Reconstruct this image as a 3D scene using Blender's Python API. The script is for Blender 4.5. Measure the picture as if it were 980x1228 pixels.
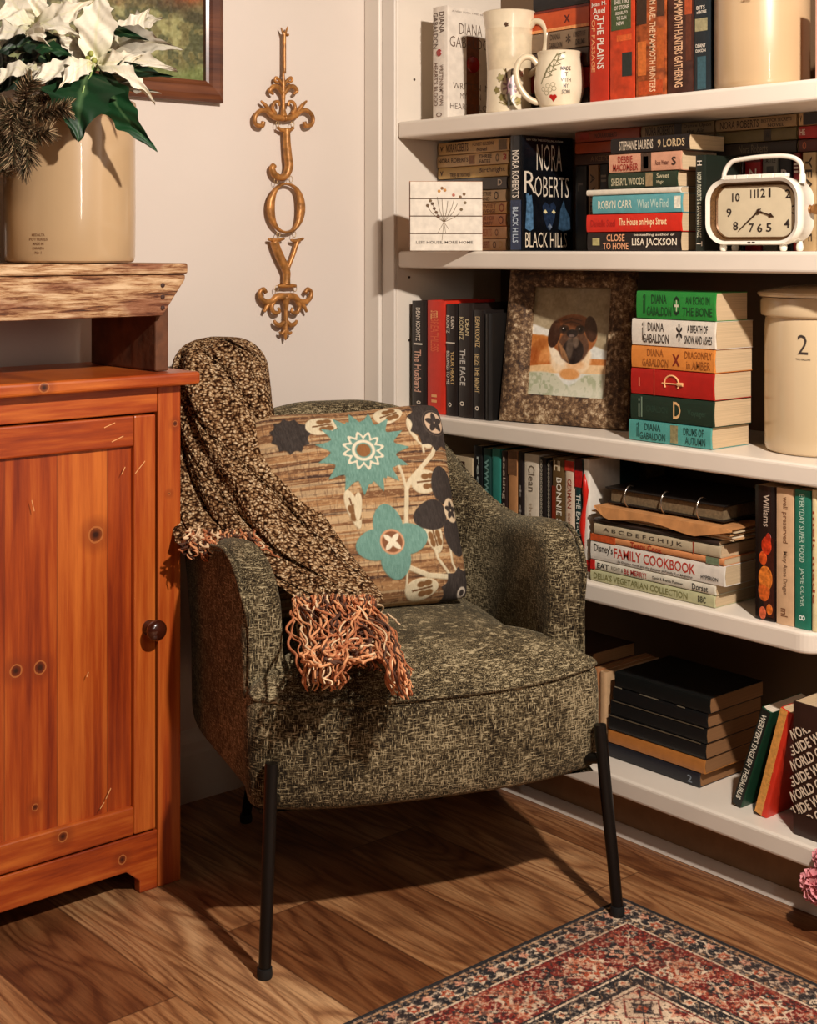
import bpy, bmesh, math, random
import numpy as np
from mathutils import Vector, Matrix, Euler

for o in list(bpy.data.objects):
    bpy.data.objects.remove(o)
SC = bpy.context.scene
COL = SC.collection
random.seed(7)
RNG = np.random.RandomState(11)

# ---------------------------------------------------------------- camera
F = 1717.0; HZ = 300.0; CH = 1.12; YAW = math.radians(40.95)
S_, C_ = math.sin(YAW), math.cos(YAW)
cam = bpy.data.cameras.new('camera'); camo = bpy.data.objects.new('camera', cam); COL.objects.link(camo)
camo.location = (0, 0, CH); camo.rotation_euler = (math.pi/2, 0, -YAW)
cam.sensor_width = 36; cam.sensor_fit = 'AUTO'; cam.lens = F/1228*36; cam.shift_y = -(614-HZ)/1228
cam.clip_start = 0.05
SC.camera = camo
# ---------------------------------------------------------------- world, light, exposure
w = bpy.data.worlds.new('world'); SC.world = w; w.use_nodes = True
w.node_tree.nodes['Background'].inputs[0].default_value = (1.0, 0.86, 0.72, 1)
w.node_tree.nodes['Background'].inputs[1].default_value = 0.012
def lamp(name, loc, power, col, rad):
    l = bpy.data.lights.new(name, 'POINT'); l.energy = power; l.color = col; l.shadow_soft_size = rad
    o = bpy.data.objects.new(name, l); COL.objects.link(o); o.location = loc
    return o
lamp('lamp_light', (1.15, 0.20, 2.05), 134, (1.0, 0.895, 0.80), 0.035)
lamp('fill_light', (-0.9, -0.6, 2.3), 7, (1.0, 0.84, 0.68), 0.30)  # weak fill added from camera left, no actual lamp known there
al = bpy.data.lights.new('highlight_strip_light', 'AREA'); al.shape = 'RECTANGLE'; al.size = .035; al.size_y = .42; al.energy = 2.0; al.color = (1.0, .9, .8)  # unseen strip source added for the tall highlight on the crock glaze
ao = bpy.data.objects.new('highlight_strip_light', al); COL.objects.link(ao); ao.location = (.80, -.25, 1.34)
ao.rotation_euler = (math.pi/2, 0, math.radians(-22))
vs = SC.view_settings
vs.view_transform = 'Standard'; vs.look = 'None'; vs.gamma = 1.0; vs.use_curve_mapping = False
vs.exposure = 0.84

# ---------------------------------------------------------------- projection helpers (pixel of the 980x1228 photo -> place)
def dep(X=None, Y=None, px=490):
    u = (px-490)/F
    return X/(S_+C_*u) if X is not None else Y/(C_-S_*u)
def at_f(px, py, f):
    r = (px-490)/F*f
    return Vector((f*S_+r*C_, f*C_-r*S_, CH-(py-HZ)/F*f))
def at_X(px, py, X): return at_f(px, py, dep(X=X, px=px))
def at_Y(px, py, Y): return at_f(px, py, dep(Y=Y, px=px))

# ---------------------------------------------------------------- colour + material helpers
def lin(c):
    r = []
    for v in c[:3]:
        v = v/255.0
        r.append(v/12.92 if v <= 0.04045 else ((v+0.055)/1.055)**2.4)
    return (r[0], r[1], r[2], 1.0)
MATS = {}
def nmat(name):
    m = bpy.data.materials.new(name); m.use_nodes = True
    nt = m.node_tree; b = nt.nodes['Principled BSDF']
    return m, nt, b
def mat(name, c, rough=0.6, metal=0.0, var=0.12, vs_=40.0, bump=0.0, spec=0.5, coat=0.0, c2=None, sheen=0.0):
    key = (name, tuple(c), rough)
    if key in MATS: return MATS[key]
    m, nt, b = nmat(name)
    N = nt.nodes; L = nt.links
    tc = N.new('ShaderNodeTexCoord'); no = N.new('ShaderNodeTexNoise'); no.inputs['Scale'].default_value = vs_
    no.inputs['Detail'].default_value = 4
    L.new(tc.outputs['Object'], no.inputs['Vector'])
    mx = N.new('ShaderNodeMix'); mx.data_type = 'RGBA'
    a = lin(c)
    if c2 is None:
        lo = tuple(v*(1-var) for v in a[:3])+(1,); hi = tuple(min(1, v*(1+var)) for v in a[:3])+(1,)
        rr = N.new('ShaderNodeMapRange'); rr.inputs[1].default_value = .3; rr.inputs[2].default_value = .7
    else:
        lo = a; hi = lin(c2)
        rr = N.new('ShaderNodeMapRange'); rr.inputs[1].default_value = .42; rr.inputs[2].default_value = .58
    mx.inputs[6].default_value = lo; mx.inputs[7].default_value = hi
    L.new(no.outputs[0], rr.inputs[0]); L.new(rr.outputs[0], mx.inputs[0]); L.new(mx.outputs[2], b.inputs['Base Color'])
    b.inputs['Roughness'].default_value = rough; b.inputs['Metallic'].default_value = metal
    b.inputs['Specular IOR Level'].default_value = spec
    if coat: b.inputs['Coat Weight'].default_value = coat; b.inputs['Coat Roughness'].default_value = 0.05
    if sheen: b.inputs['Sheen Weight'].default_value = sheen
    if bump:
        bp = N.new('ShaderNodeBump'); bp.inputs['Strength'].default_value = bump; bp.inputs['Distance'].default_value = .004
        L.new(no.outputs[0], bp.inputs['Height']); L.new(bp.outputs[0], b.inputs['Normal'])
    MATS[key] = m
    return m
def paint_mat(name, rough=0.7, bump=0.0, bscale=300, coat=0.0):
    if name in MATS: return MATS[name]
    m, nt, b = nmat(name); N = nt.nodes; L = nt.links
    at = N.new('ShaderNodeVertexColor'); at.layer_name = 'Col'
    L.new(at.outputs[0], b.inputs['Base Color']); b.inputs['Roughness'].default_value = rough
    if coat: b.inputs['Coat Weight'].default_value = coat; b.inputs['Coat Roughness'].default_value = .08
    if bump:
        tc = N.new('ShaderNodeTexCoord'); no = N.new('ShaderNodeTexNoise'); no.inputs['Scale'].default_value = bscale
        L.new(tc.outputs['Object'], no.inputs['Vector'])
        bp = N.new('ShaderNodeBump'); bp.inputs['Strength'].default_value = bump; bp.inputs['Distance'].default_value = .002
        L.new(no.outputs[0], bp.inputs['Height']); L.new(bp.outputs[0], b.inputs['Normal'])
    MATS[name] = m
    return m
def ramp(N, stops):
    r = N.new('ShaderNodeValToRGB')
    el = r.color_ramp.elements
    while len(el) > 1: el.remove(el[0])
    el[0].position = stops[0][0]; el[0].color = lin(stops[0][1])
    for p, c in stops[1:]:
        e = el.new(p); e.color = lin(c)
    return r
def mapping(N, L, src, scale=(1,1,1), loc=(0,0,0), rot=(0,0,0)):
    mp = N.new('ShaderNodeMapping'); mp.inputs['Scale'].default_value = scale
    mp.inputs['Location'].default_value = loc; mp.inputs['Rotation'].default_value = rot
    L.new(src, mp.inputs['Vector']); return mp.outputs[0]
def math_(N, L, op, a, b=None, clamp=False):
    n = N.new('ShaderNodeMath'); n.operation = op; n.use_clamp = clamp
    for i, v in enumerate((a, b)):
        if v is None: continue
        if isinstance(v, (int, float)): n.inputs[i].default_value = v
        else: L.new(v, n.inputs[i])
    return n.outputs[0]
def mixc(N, L, fac, a, b, mode='MIX'):
    n = N.new('ShaderNodeMix'); n.data_type = 'RGBA'; n.blend_type = mode
    for i, v in ((0, fac), (6, a), (7, b)):
        if isinstance(v, (int, float)): n.inputs[i].default_value = v
        elif isinstance(v, tuple): n.inputs[i].default_value = v
        else: L.new(v, n.inputs[i])
    return n.outputs[2]

# ---------------------------------------------------------------- mesh helpers
def tag(o, label=None, cat=None, group=None, kind=None):
    if label: o['label'] = label
    if cat: o['category'] = cat
    if group: o['group'] = group
    if kind: o['kind'] = kind
    return o
def thing(name, label, cat, loc=(0,0,0), rz=0.0, group=None):
    o = bpy.data.objects.new(name, None); COL.objects.link(o); o.location = loc; o.rotation_euler = (0,0,rz)
    o.empty_display_size = .05
    return tag(o, label, cat, group)
def link_mesh(name, verts, faces, m, parent=None, smooth=False, mats=None, midx=None):
    me = bpy.data.meshes.new(name); me.from_pydata([tuple(v) for v in verts], [], faces)
    if mats:
        for q in mats: me.materials.append(q)
        if midx: me.polygons.foreach_set('material_index', midx)
    elif m: me.materials.append(m)
    if smooth: me.polygons.foreach_set('use_smooth', [True]*len(me.polygons))
    me.update()
    o = bpy.data.objects.new(name, me); COL.objects.link(o)
    if parent: o.parent = parent
    return o
class MB:
    def __init__(s): s.v = []; s.f = []
    def add(s, vs, fs, M=None):
        k = len(s.v)
        s.v += [(M @ Vector(v)) if M else Vector(v) for v in vs]
        s.f += [tuple(k+i for i in f) for f in fs]
        return s
    def box(s, x0, x1, y0, y1, z0, z1, M=None):
        vs = [(x0,y0,z0),(x1,y0,z0),(x1,y1,z0),(x0,y1,z0),(x0,y0,z1),(x1,y0,z1),(x1,y1,z1),(x0,y1,z1)]
        fs = [(0,3,2,1),(4,5,6,7),(0,1,5,4),(1,2,6,5),(2,3,7,6),(3,0,4,7)]
        return s.add(vs, fs, M)
    def tube(s, pts, rad, n=10, cap=True, flat=None):
        pts = [Vector(p) for p in pts]; m = len(pts)
        if not hasattr(rad, '__len__'): rad = [rad]*m
        vs = []; fs = []
        t0 = (pts[1]-pts[0]).normalized()
        ref = Vector((0,0,1)) if abs(t0.z) < .9 else Vector((1,0,0))
        if flat is not None: ref = Vector(flat)
        nrm = None
        for i, p in enumerate(pts):
            t = (pts[min(i+1,m-1)]-pts[max(i-1,0)])
            t = t.normalized() if t.length > 1e-9 else t0
            if flat is not None: a = ref
            elif nrm is None: a = t.cross(ref).normalized()
            else:
                a = nrm - t*nrm.dot(t)
                a = a.normalized() if a.length > 1e-6 else t.cross(ref).normalized()
            nrm = a; b = t.cross(a).normalized()
            for k in range(n):
                an = 2*math.pi*k/n
                vs.append(p + a*math.cos(an)*rad[i] + b*math.sin(an)*rad[i])
        for i in range(m-1):
            for k in range(n):
                k2 = (k+1) % n
                fs.append((i*n+k, i*n+k2, (i+1)*n+k2, (i+1)*n+k))
        if cap:
            fs.append(tuple(range(n-1, -1, -1))); fs.append(tuple((m-1)*n+k for k in range(n)))
        return s.add(vs, fs)
    def lathe(s, prof, n=48, M=None, capb=True, capt=False):
        vs = []; fs = []; m = len(prof)
        for r, z in prof:
            for k in range(n):
                a = 2*math.pi*k/n; vs.append((r*math.cos(a), r*math.sin(a), z))
        for i in range(m-1):
            for k in range(n):
                k2 = (k+1) % n; fs.append((i*n+k, i*n+k2, (i+1)*n+k2, (i+1)*n+k))
        if capb: fs.append(tuple(range(n-1,-1,-1)))
        if capt: fs.append(tuple((m-1)*n+k for k in range(n)))
        return s.add(vs, fs, M)
    def prism(s, poly, axis, a, b, M=None):
        # poly: 2D points; axis: extrude axis 'x','y','z' from a to b
        def mk(p, t):
            if axis == 'x': return (t, p[0], p[1])
            if axis == 'y': return (p[0], t, p[1])
            return (p[0], p[1], t)
        n = len(poly)
        vs = [mk(p, a) for p in poly]+[mk(p, b) for p in poly]
        fs = [tuple(range(n)), tuple(range(2*n-1, n-1, -1))]+[(i, (i+1)%n+0, (i+1)%n+n, i+n) for i in range(n)]
        return s.add(vs, fs, M)
    def build(s, name, m, parent=None, smooth=False, bevel=0.0, seg=2, auto=None):
        o = link_mesh(name, s.v, s.f, m, parent, smooth)
        bm = bmesh.new(); bm.from_mesh(o.data); bmesh.ops.recalc_face_normals(bm, faces=bm.faces); bm.to_mesh(o.data); bm.free()
        if bevel:
            md = o.modifiers.new('bevel', 'BEVEL'); md.width = bevel; md.segments = seg; md.limit_method = 'ANGLE'
        if auto is not None:
            o.data.polygons.foreach_set('use_smooth', [True]*len(o.data.polygons))
            bm = bmesh.new(); bm.from_mesh(o.data)
            for e in bm.edges:
                if len(e.link_faces) == 2 and e.calc_face_angle(0) > auto: e.smooth = False
            bm.to_mesh(o.data); bm.free()
        return o
def grid_obj(name, Pn, Cn, m, parent=None, smooth=True, wrap=False, flip=False):
    """Pn: (nu,nv,3) positions; Cn: (nu,nv,3) sRGB 0..255 or None"""
    nu, nv = Pn.shape[:2]
    idx = np.arange(nu*nv).reshape(nu, nv)
    a = idx[:-1,:-1]; b = idx[1:,:-1]; c = idx[1:,1:]; d = idx[:-1,1:]
    q = np.stack([a,b,c,d], -1).reshape(-1, 4)
    if wrap:
        a = idx[-1,:-1]; b = idx[0,:-1]; c = idx[0,1:]; d = idx[-1,1:]
        q = np.concatenate([q, np.stack([a,b,c,d], -1)])
    if flip: q = q[:, ::-1]
    me = bpy.data.meshes.new(name)
    me.vertices.add(nu*nv); me.vertices.foreach_set('co', Pn.reshape(-1).astype(np.float32))
    me.loops.add(q.size); me.loops.foreach_set('vertex_index', q.reshape(-1).astype(np.int32))
    me.polygons.add(len(q)); me.polygons.foreach_set('loop_start', np.arange(0, q.size, 4, dtype=np.int32))
    me.polygons.foreach_set('loop_total', np.full(len(q), 4, dtype=np.int32))
    me.update(calc_edges=True)
    if Cn is not None:
        c = np.clip(Cn, 0, 255)/255.0
        c = np.where(c <= .04045, c/12.92, ((c+.055)/1.055)**2.4)
        ca = me.color_attributes.new('Col', 'FLOAT_COLOR', 'POINT')
        rgba = np.concatenate([c.reshape(-1,3), np.ones((nu*nv,1))], 1)
        ca.data.foreach_set('color', rgba.reshape(-1).astype(np.float32))
    me.materials.append(m)
    if smooth: me.polygons.foreach_set('use_smooth', [True]*len(me.polygons))
    o = bpy.data.objects.new(name, me); COL.objects.link(o)
    if parent: o.parent = parent
    return o
_LAT = np.random.RandomState(3).rand(256, 256)
def vn(x, y, sc=1.0, seed=0, octv=3):
    x = np.asarray(x, float)*sc+seed*17.3; y = np.asarray(y, float)*sc+seed*7.7
    out = 0; amp = 1; tot = 0
    for k in range(octv):
        xi = np.floor(x).astype(int); yi = np.floor(y).astype(int); fx = x-xi; fy = y-yi
        fx = fx*fx*(3-2*fx); fy = fy*fy*(3-2*fy)
        g = lambda i, j: _LAT[(xi+i) % 256, (yi+j) % 256]
        v = (g(0,0)*(1-fx)+g(1,0)*fx)*(1-fy)+(g(0,1)*(1-fx)+g(1,1)*fx)*fy
        out = out+v*amp; tot += amp; amp *= .5; x = x*2.03+9; y = y*2.03+5
    return out/tot
def paint(C, mask, col):
    m = np.clip(mask, 0, 1)[..., None]
    C[:] = C*(1-m)+np.array(col, float)*m
def sstep(a, b, x): 
    t = np.clip((x-a)/(b-a), 0, 1); return t*t*(3-2*t)
def seg_d(U, V, p, q):
    px, py = p; qx, qy = q; dx, dy = qx-px, qy-py
    t = np.clip(((U-px)*dx+(V-py)*dy)/(dx*dx+dy*dy+1e-12), 0, 1)
    return np.hypot(U-px-t*dx, V-py-t*dy)
def curve_d(U, V, pts):
    d = None
    for i in range(len(pts)-1):
        e = seg_d(U, V, pts[i], pts[i+1]); d = e if d is None else np.minimum(d, e)
    return d
def catmull(P, n=8):
    P = [Vector(p) for p in P]; out = []
    for i in range(len(P)-1):
        p0 = P[max(i-1,0)]; p1 = P[i]; p2 = P[i+1]; p3 = P[min(i+2,len(P)-1)]
        for k in range(n):
            t = k/n
            out.append(.5*((2*p1)+(-p0+p2)*t+(2*p0-5*p1+4*p2-p3)*t*t+(-p0+3*p1-3*p2+p3)*t**3))
    out.append(P[-1]); return out
# ---- lettering
_TXT = {}
def glyphs(s, bold=0.0):
    k = (s, bold)
    if k in _TXT: return _TXT[k]
    cu = bpy.data.curves.new('t', 'FONT'); cu.body = s; cu.offset = bold; cu.resolution_u = 2
    ob = bpy.data.objects.new('t', cu); COL.objects.link(ob)
    dg = bpy.context.evaluated_depsgraph_get(); dg.update()
    me = bpy.data.meshes.new_from_object(ob.evaluated_get(dg))
    vs = np.array([v.co[:2] for v in me.vertices]) if len(me.vertices) else np.zeros((0,2))
    fs = [tuple(p.vertices) for p in me.polygons]
    bpy.data.objects.remove(ob); bpy.data.curves.remove(cu); bpy.data.meshes.remove(me)
    if len(vs):
        vs = vs-vs.min(0); mx = vs.max(0); vs = vs/np.maximum(mx, 1e-6)
    _TXT[k] = (vs, fs); return vs, fs
def put_text(mb, s, org, dirv, upv, length, height, bold=0.012, warp=None):
    vs, fs = glyphs(s, bold)
    org = Vector(org); d = Vector(dirv); u = Vector(upv)
    P = [org+d*(x*length)+u*(y*height) for x, y in vs]
    if warp: P = [warp(p) for p in P]
    mb.add(P, fs)
# ================================================================ ROOM
WY = 2.50      # back wall plane
BX = 2.05      # bookcase front plane
BB = 2.37      # bookcase back
def m_wall():
    m, nt, b = nmat('wall_paint'); N = nt.nodes; L = nt.links
    tc = N.new('ShaderNodeTexCoord'); no = N.new('ShaderNodeTexNoise'); no.inputs['Scale'].default_value = 2.2; no.inputs['Detail'].default_value = 6
    L.new(tc.outputs['Object'], no.inputs['Vector'])
    r = ramp(N, [(0.3, (216,203,190)), (0.7, (223,210,198))]); L.new(no.outputs[0], r.inputs[0]); L.new(r.outputs[0], b.inputs['Base Color'])
    n2 = N.new('ShaderNodeTexNoise'); n2.inputs['Scale'].default_value = 180; L.new(tc.outputs['Object'], n2.inputs['Vector'])
    bp = N.new('ShaderNodeBump'); bp.inputs['Strength'].default_value = .12; bp.inputs['Distance'].default_value = .002
    L.new(n2.outputs[0], bp.inputs['Height']); L.new(bp.outputs[0], b.inputs['Normal'])
    b.inputs['Roughness'].default_value = .75
    return m
M_WALL = m_wall()
M_TRIM = mat('white_trim_paint', (226,216,203), .38, var=.03, vs_=6)
M_SHELF = mat('shelf_paint', (228,216,200), .36, var=.035, vs_=8)
M_BACK = mat('bookcase_back_shade', (104,80,56), .6, var=.05, vs_=6)  # brown puts the shade deep inside the shelves into the colour
def m_floor():
    m, nt, b = nmat('floor_planks'); N = nt.nodes; L = nt.links
    tc = N.new('ShaderNodeTexCoord')
    sx = N.new('ShaderNodeSeparateXYZ'); L.new(tc.outputs['Object'], sx.inputs[0])
    X, Y = sx.outputs[0], sx.outputs[1]
    pw, pl = 0.172, 0.95
    row = math_(N, L, 'FLOOR', math_(N, L, 'DIVIDE', math_(N, L, 'SUBTRACT', X, 1.147-10*pw), pw))
    fx = math_(N, L, 'FRACT', math_(N, L, 'DIVIDE', math_(N, L, 'SUBTRACT', X, 1.147-10*pw), pw))
    wn = N.new('ShaderNodeTexWhiteNoise'); wn.noise_dimensions = '1D'; L.new(row, wn.inputs['W'])
    off = math_(N, L, 'MULTIPLY', math_(N, L, 'MODULO', math_(N, L, 'MULTIPLY', row, 0.437), 1.0), pl)
    # row 10: plank end at 2.14, row 11: 1.73
    yy = math_(N, L, 'DIVIDE', math_(N, L, 'ADD', math_(N, L, 'SUBTRACT', Y, 2.14-3*pl-0.37*pl), off), pl)
    col = math_(N, L, 'FLOOR', yy); fy = math_(N, L, 'FRACT', yy)
    cb = N.new('ShaderNodeCombineXYZ'); L.new(row, cb.inputs[0]); L.new(col, cb.inputs[1])
    w2 = N.new('ShaderNodeTexWhiteNoise'); w2.noise_dimensions = '3D'; L.new(cb.outputs[0], w2.inputs['Vector'])
    # grain: offset coordinates per plank
    va = N.new('ShaderNodeVectorMath'); va.operation = 'MULTIPLY_ADD'
    L.new(w2.outputs['Color'], va.inputs[0]); va.inputs[1].default_value = (7, 9, 5); L.new(tc.outputs['Object'], va.inputs[2])
    g1 = N.new('ShaderNodeTexNoise'); g1.inputs['Scale'].default_value = 1; g1.inputs['Detail'].default_value = 2; g1.inputs['Distortion'].default_value = .3
    L.new(mapping(N, L, va.outputs[0], (8, 1.1, 1)), g1.inputs['Vector'])
    rings = math_(N, L, 'SINE', math_(N, L, 'MULTIPLY', g1.outputs[0], 105.0))
    rings = math_(N, L, 'MULTIPLY_ADD', rings, .5); rings.node.inputs[2].default_value = .5
    g2 = N.new('ShaderNodeTexNoise'); g2.inputs['Scale'].default_value = 1; g2.inputs['Detail'].default_value = 8; g2.inputs['Roughness'].default_value = .7
    L.new(mapping(N, L, va.outputs[0], (170, 7, 1)), g2.inputs['Vector'])
    g3 = N.new('ShaderNodeTexNoise'); g3.inputs['Scale'].default_value = 3.0; g3.inputs['Detail'].default_value = 3
    L.new(mapping(N, L, va.outputs[0], (3, .8, 1)), g3.inputs['Vector'])
    base = ramp(N, [(0.0, (98,58,32)), (0.3, (138,90,54)), (0.6, (178,130,86)), (1.0, (218,176,130))])
    L.new(math_(N, L, 'ADD', math_(N, L, 'MULTIPLY', w2.outputs['Value'], .62), math_(N, L, 'MULTIPLY_ADD', g3.outputs[0], .9, )), base.inputs[0])
    for n in N:
        if n.type == 'MATH' and n.operation == 'MULTIPLY_ADD' and n.inputs[1].default_value > .89: n.inputs[2].default_value = -.25
    rr = ramp(N, [(0.0, (140,92,60)), (0.25, (214,192,174)), (1.0, (255,255,255))]); L.new(rings, rr.inputs[0])
    c1 = mixc(N, L, 0.62, base.outputs[0], rr.outputs[0], 'MULTIPLY')
    r2 = ramp(N, [(0.36, (120,85,60)), (0.56, (255,255,255))]); L.new(g2.outputs[0], r2.inputs[0])
    c2 = mixc(N, L, 0.6, c1, r2.outputs[0], 'MULTIPLY')
    # joints
    ex = math_(N, L, 'MINIMUM', fx, math_(N, L, 'SUBTRACT', 1.0, fx)); ex = math_(N, L, 'LESS_THAN', ex, .010)
    ey = math_(N, L, 'MINIMUM', fy, math_(N, L, 'SUBTRACT', 1.0, fy)); ey = math_(N, L, 'LESS_THAN', ey, .0018)
    e = math_(N, L, 'MAXIMUM', ex, ey)
    c3 = mixc(N, L, math_(N, L, 'MULTIPLY', e, .55), c2, lin((60,32,16)))
    L.new(c3, b.inputs['Base Color'])
    b.inputs['Roughness'].default_value = .42
    bp = N.new('ShaderNodeBump'); bp.inputs['Strength'].default_value = .25; bp.inputs['Distance'].default_value = .002
    L.new(math_(N, L, 'SUBTRACT', g2.outputs[0], e), bp.inputs['Height']); L.new(bp.outputs[0], b.inputs['Normal'])
    return m
def struct(o): o['kind'] = 'structure'; return o
struct(MB().box(-2.6, 2.7, -2.2, WY+.12, -.06, 0).build('floor', m_floor()))
struct(MB().box(-2.6, BX+.001, WY, WY+.12, 0, 2.5).build('wall_back', M_WALL))
struct(MB().box(BB+.02, BB+.14, -2.2, WY+.12, 0, 2.5).build('wall_right', M_WALL))
# baseboard with a stepped moulding
bp_ = [(WY-.016,0),(WY-.016,.095),(WY-.013,.103),(WY-.013,.118),(WY-.009,.124),(WY-.006,.138),(WY,.142),(WY,0)]
struct(MB().prism(bp_, 'x', -2.6, BX).build('baseboard_back', M_TRIM))

# ================================================================ BOOKCASE (built in)
SY0, SY1 = 0.62, 2.399
bc = thing('built_in_bookcase', 'tall white built-in bookcase with five shelves filling the wall right of the armchair', 'bookcase', (0,0,0))
MB().box(BX, BB+.02, 2.401, WY, 0, 2.5).build('side_panel', M_SHELF, bc, bevel=.003)
MB().box(BX-.014, BX, 2.447, WY-.001, 0, 2.5).build('face_moulding', M_TRIM, bc, bevel=.004)
MB().box(BX-.006, BX, 2.403, 2.446, 0, 2.5).build('face_moulding', M_TRIM, bc, bevel=.002)
MB().box(BX, BB+.02, SY0-.03, SY0, 0, 2.5).build('side_panel', M_SHELF, bc, bevel=.003)
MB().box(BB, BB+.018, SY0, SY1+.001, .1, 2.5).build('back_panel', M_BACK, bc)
SZ = [1.403, 1.118, .765, .486, .135]
TH = .037
for i, z in enumerate(SZ):
    y0 = SY0
    mb = MB()
    if i == 3:
        y0 = dep(X=BX, px=977)*(C_-S_*(977-490)/F)
        r = .035
        poly = [(BX, SY1), (BX, y0+r)]+[(BX+r-r*math.cos(a), y0+r-r*math.sin(a)) for a in [k*math.pi/16 for k in range(1, 9)]]+[(BB, y0), (BB, SY1)]
        mb.prism(poly, 'z', z-TH, z)
    else: mb.box(BX, BB, y0, SY1, z-TH, z)
    mb.build('shelf', M_SHELF, bc, bevel=.006, seg=3)
MB().box(BX, BB, SY0, SY1, 1.86, 1.9).build('shelf', M_SHELF, bc, bevel=.005)
MB().box(BX+.062, BX+.085, SY0, 2.401, 0, .098).build('toe_kick', mat('toe_kick_shade', (140,112,82), .6), bc)  # tan instead of white: shadow of the shelf overhang painted in
q = [(BX+.061,.001),(BX+.061,.020)]+[(BX+.061-.017*math.sin(a), .001+.019*math.cos(a)) for a in [k*math.pi/16 for k in range(1, 9)]]
q[-1] = (BX+.061-.017, .001)
struct(MB().prism(q, 'y', SY0, 2.401).build('trim_1', M_TRIM))
# shelf pin holes
for X, Z in ((2.10,1.50),(2.085,1.06),(2.085,.92)):
    M = Matrix.Translation((X, 2.4008, Z)) @ Matrix.Rotation(math.pi/2, 4, 'X')
    MB().lathe([(.0028,0),(.0028,.0012)], 10, M, True, True).build('pin_hole', mat('hole_dark', (60,45,35), .8), bc)

# ================================================================ CABINET
CY = 2.188; CX0, CX1 = .60, 1.363
def m_pine(name, horiz=False, planks=0.0, knots=(), tone=0, axis=0):
    m, nt, b = nmat(name); N = nt.nodes; L = nt.links
    tc = N.new('ShaderNodeTexCoord'); P = tc.outputs['Object']
    sx = N.new('ShaderNodeSeparateXYZ'); L.new(P, sx.inputs[0])
    sc = (5, 5, 70) if horiz else (75, 75, 3.5)
    g = N.new('ShaderNodeTexNoise'); g.inputs['Scale'].default_value = 1; g.inputs['Detail'].default_value = 6; g.inputs['Roughness'].default_value = .65
    L.new(mapping(N, L, P, sc), g.inputs['Vector'])
    g2 = N.new('ShaderNodeTexNoise'); g2.inputs['Scale'].default_value = 1; g2.inputs['Detail'].default_value = 3
    L.new(mapping(N, L, P, (3, 3, 16) if horiz else (22, 22, 1.2)), g2.inputs['Vector'])
    v = math_(N, L, 'ADD', math_(N, L, 'MULTIPLY', g.outputs[0], .62), math_(N, L, 'MULTIPLY', g2.outputs[0], .62))
    if planks:
        pid = math_(N, L, 'FLOOR', math_(N, L, 'DIVIDE', math_(N, L, 'SUBTRACT', sx.outputs[0], 1.127), planks))
        wn = N.new('ShaderNodeTexWhiteNoise'); wn.noise_dimensions = '1D'; L.new(pid, wn.inputs['W'])
        v = math_(N, L, 'ADD', v, math_(N, L, 'MULTIPLY', math_(N, L, 'SUBTRACT', wn.outputs[0], .5), .30))
    v = math_(N, L, 'ADD', v, tone)
    r = ramp(N, [(0.32, (80,20,4)), (0.45, (128,42,8)), (0.58, (164,66,15)), (0.80, (206,110,40))])
    L.new(v, r.inputs[0]); c = r.outputs[0]
    if planks:
        fr = math_(N, L, 'FRACT', math_(N, L, 'DIVIDE', math_(N, L, 'SUBTRACT', sx.outputs[0], 1.127), planks))
        e = math_(N, L, 'LESS_THAN', math_(N, L, 'MINIMUM', fr, math_(N, L, 'SUBTRACT', 1.0, fr)), .012)
        c = mixc(N, L, math_(N, L, 'MULTIPLY', e, .5), c, lin((96,36,10)))
    for (kx, kz, kr) in knots:
        cb = N.new('ShaderNodeCombineXYZ'); L.new(sx.outputs[0], cb.inputs[0]); L.new(sx.outputs[2], cb.inputs[2])
        vm = N.new('ShaderNodeVectorMath'); vm.operation = 'DISTANCE'; L.new(cb.outputs[0], vm.inputs[0]); vm.inputs[1].default_value = (kx, 0, kz)
        d = math_(N, L, 'DIVIDE', math_(N, L, 'ADD', vm.outputs['Value'], math_(N, L, 'MULTIPLY', g.outputs[0], .006)), kr)
        rk = ramp(N, [(0.0, (60,22,10)), (0.22, (84,34,14)), (0.30, (150,74,30)), (0.36, (100,42,16)), (0.46, (160,74,26)), (1.0, (255,255,255))])
        rk.color_ramp.elements[5].color = (1,1,1,1)
        L.new(math_(N, L, 'MULTIPLY', d, .4), rk.inputs[0])
        fac = math_(N, L, 'MULTIPLY', math_(N, L, 'SUBTRACT', 1.15, d, True), 1.3, True)
        halo = math_(N, L, 'MULTIPLY', math_(N, L, 'LESS_THAN', math_(N, L, 'ABSOLUTE', math_(N, L, 'SUBTRACT', d, .95)), .09), .55)
        c = mixc(N, L, math_(N, L, 'MULTIPLY', math_(N, L, 'SUBTRACT', 2.4, d, True), .45), c, lin((120,42,10)))
        c = mixc(N, L, fac, c, lin((52,18,7)))
        c = mixc(N, L, halo, c, lin((206,126,66)))
    L.new(c, b.inputs['Base Color'])
    b.inputs['Roughness'].default_value = .42; b.inputs['Coat Weight'].default_value = .2; b.inputs['Coat Roughness'].default_value = .18
    bp = N.new('ShaderNodeBump'); bp.inputs['Strength'].default_value = .12; bp.inputs['Distance'].default_value = .002
    L.new(g.outputs[0], bp.inputs['Height']); L.new(bp.outputs[0], b.inputs['Normal'])
    return m
def kn(px, py, r): p = at_Y(px, py, CY); return (p.x, p.z, r)
M_PV = m_pine('pine_vertical', knots=[kn(210,508,.008), kn(203,592,.006)])
M_PH = m_pine('pine_horizontal', True, knots=[kn(75,1003,.012), kn(147,1031,.011), kn(40,466,.012)])
M_PP = m_pine('pine_door_panel', False, .094, knots=[kn(118,642,.017), kn(22,806,.014), kn(51,802,.014), kn(45,970,.009)], tone=.02)
cab = thing('pine_cabinet', 'orange stained pine cabinet with a panelled door and scratched front', 'cabinet', (0,0,0))
DX1 = 1.311; DX0 = .655
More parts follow.
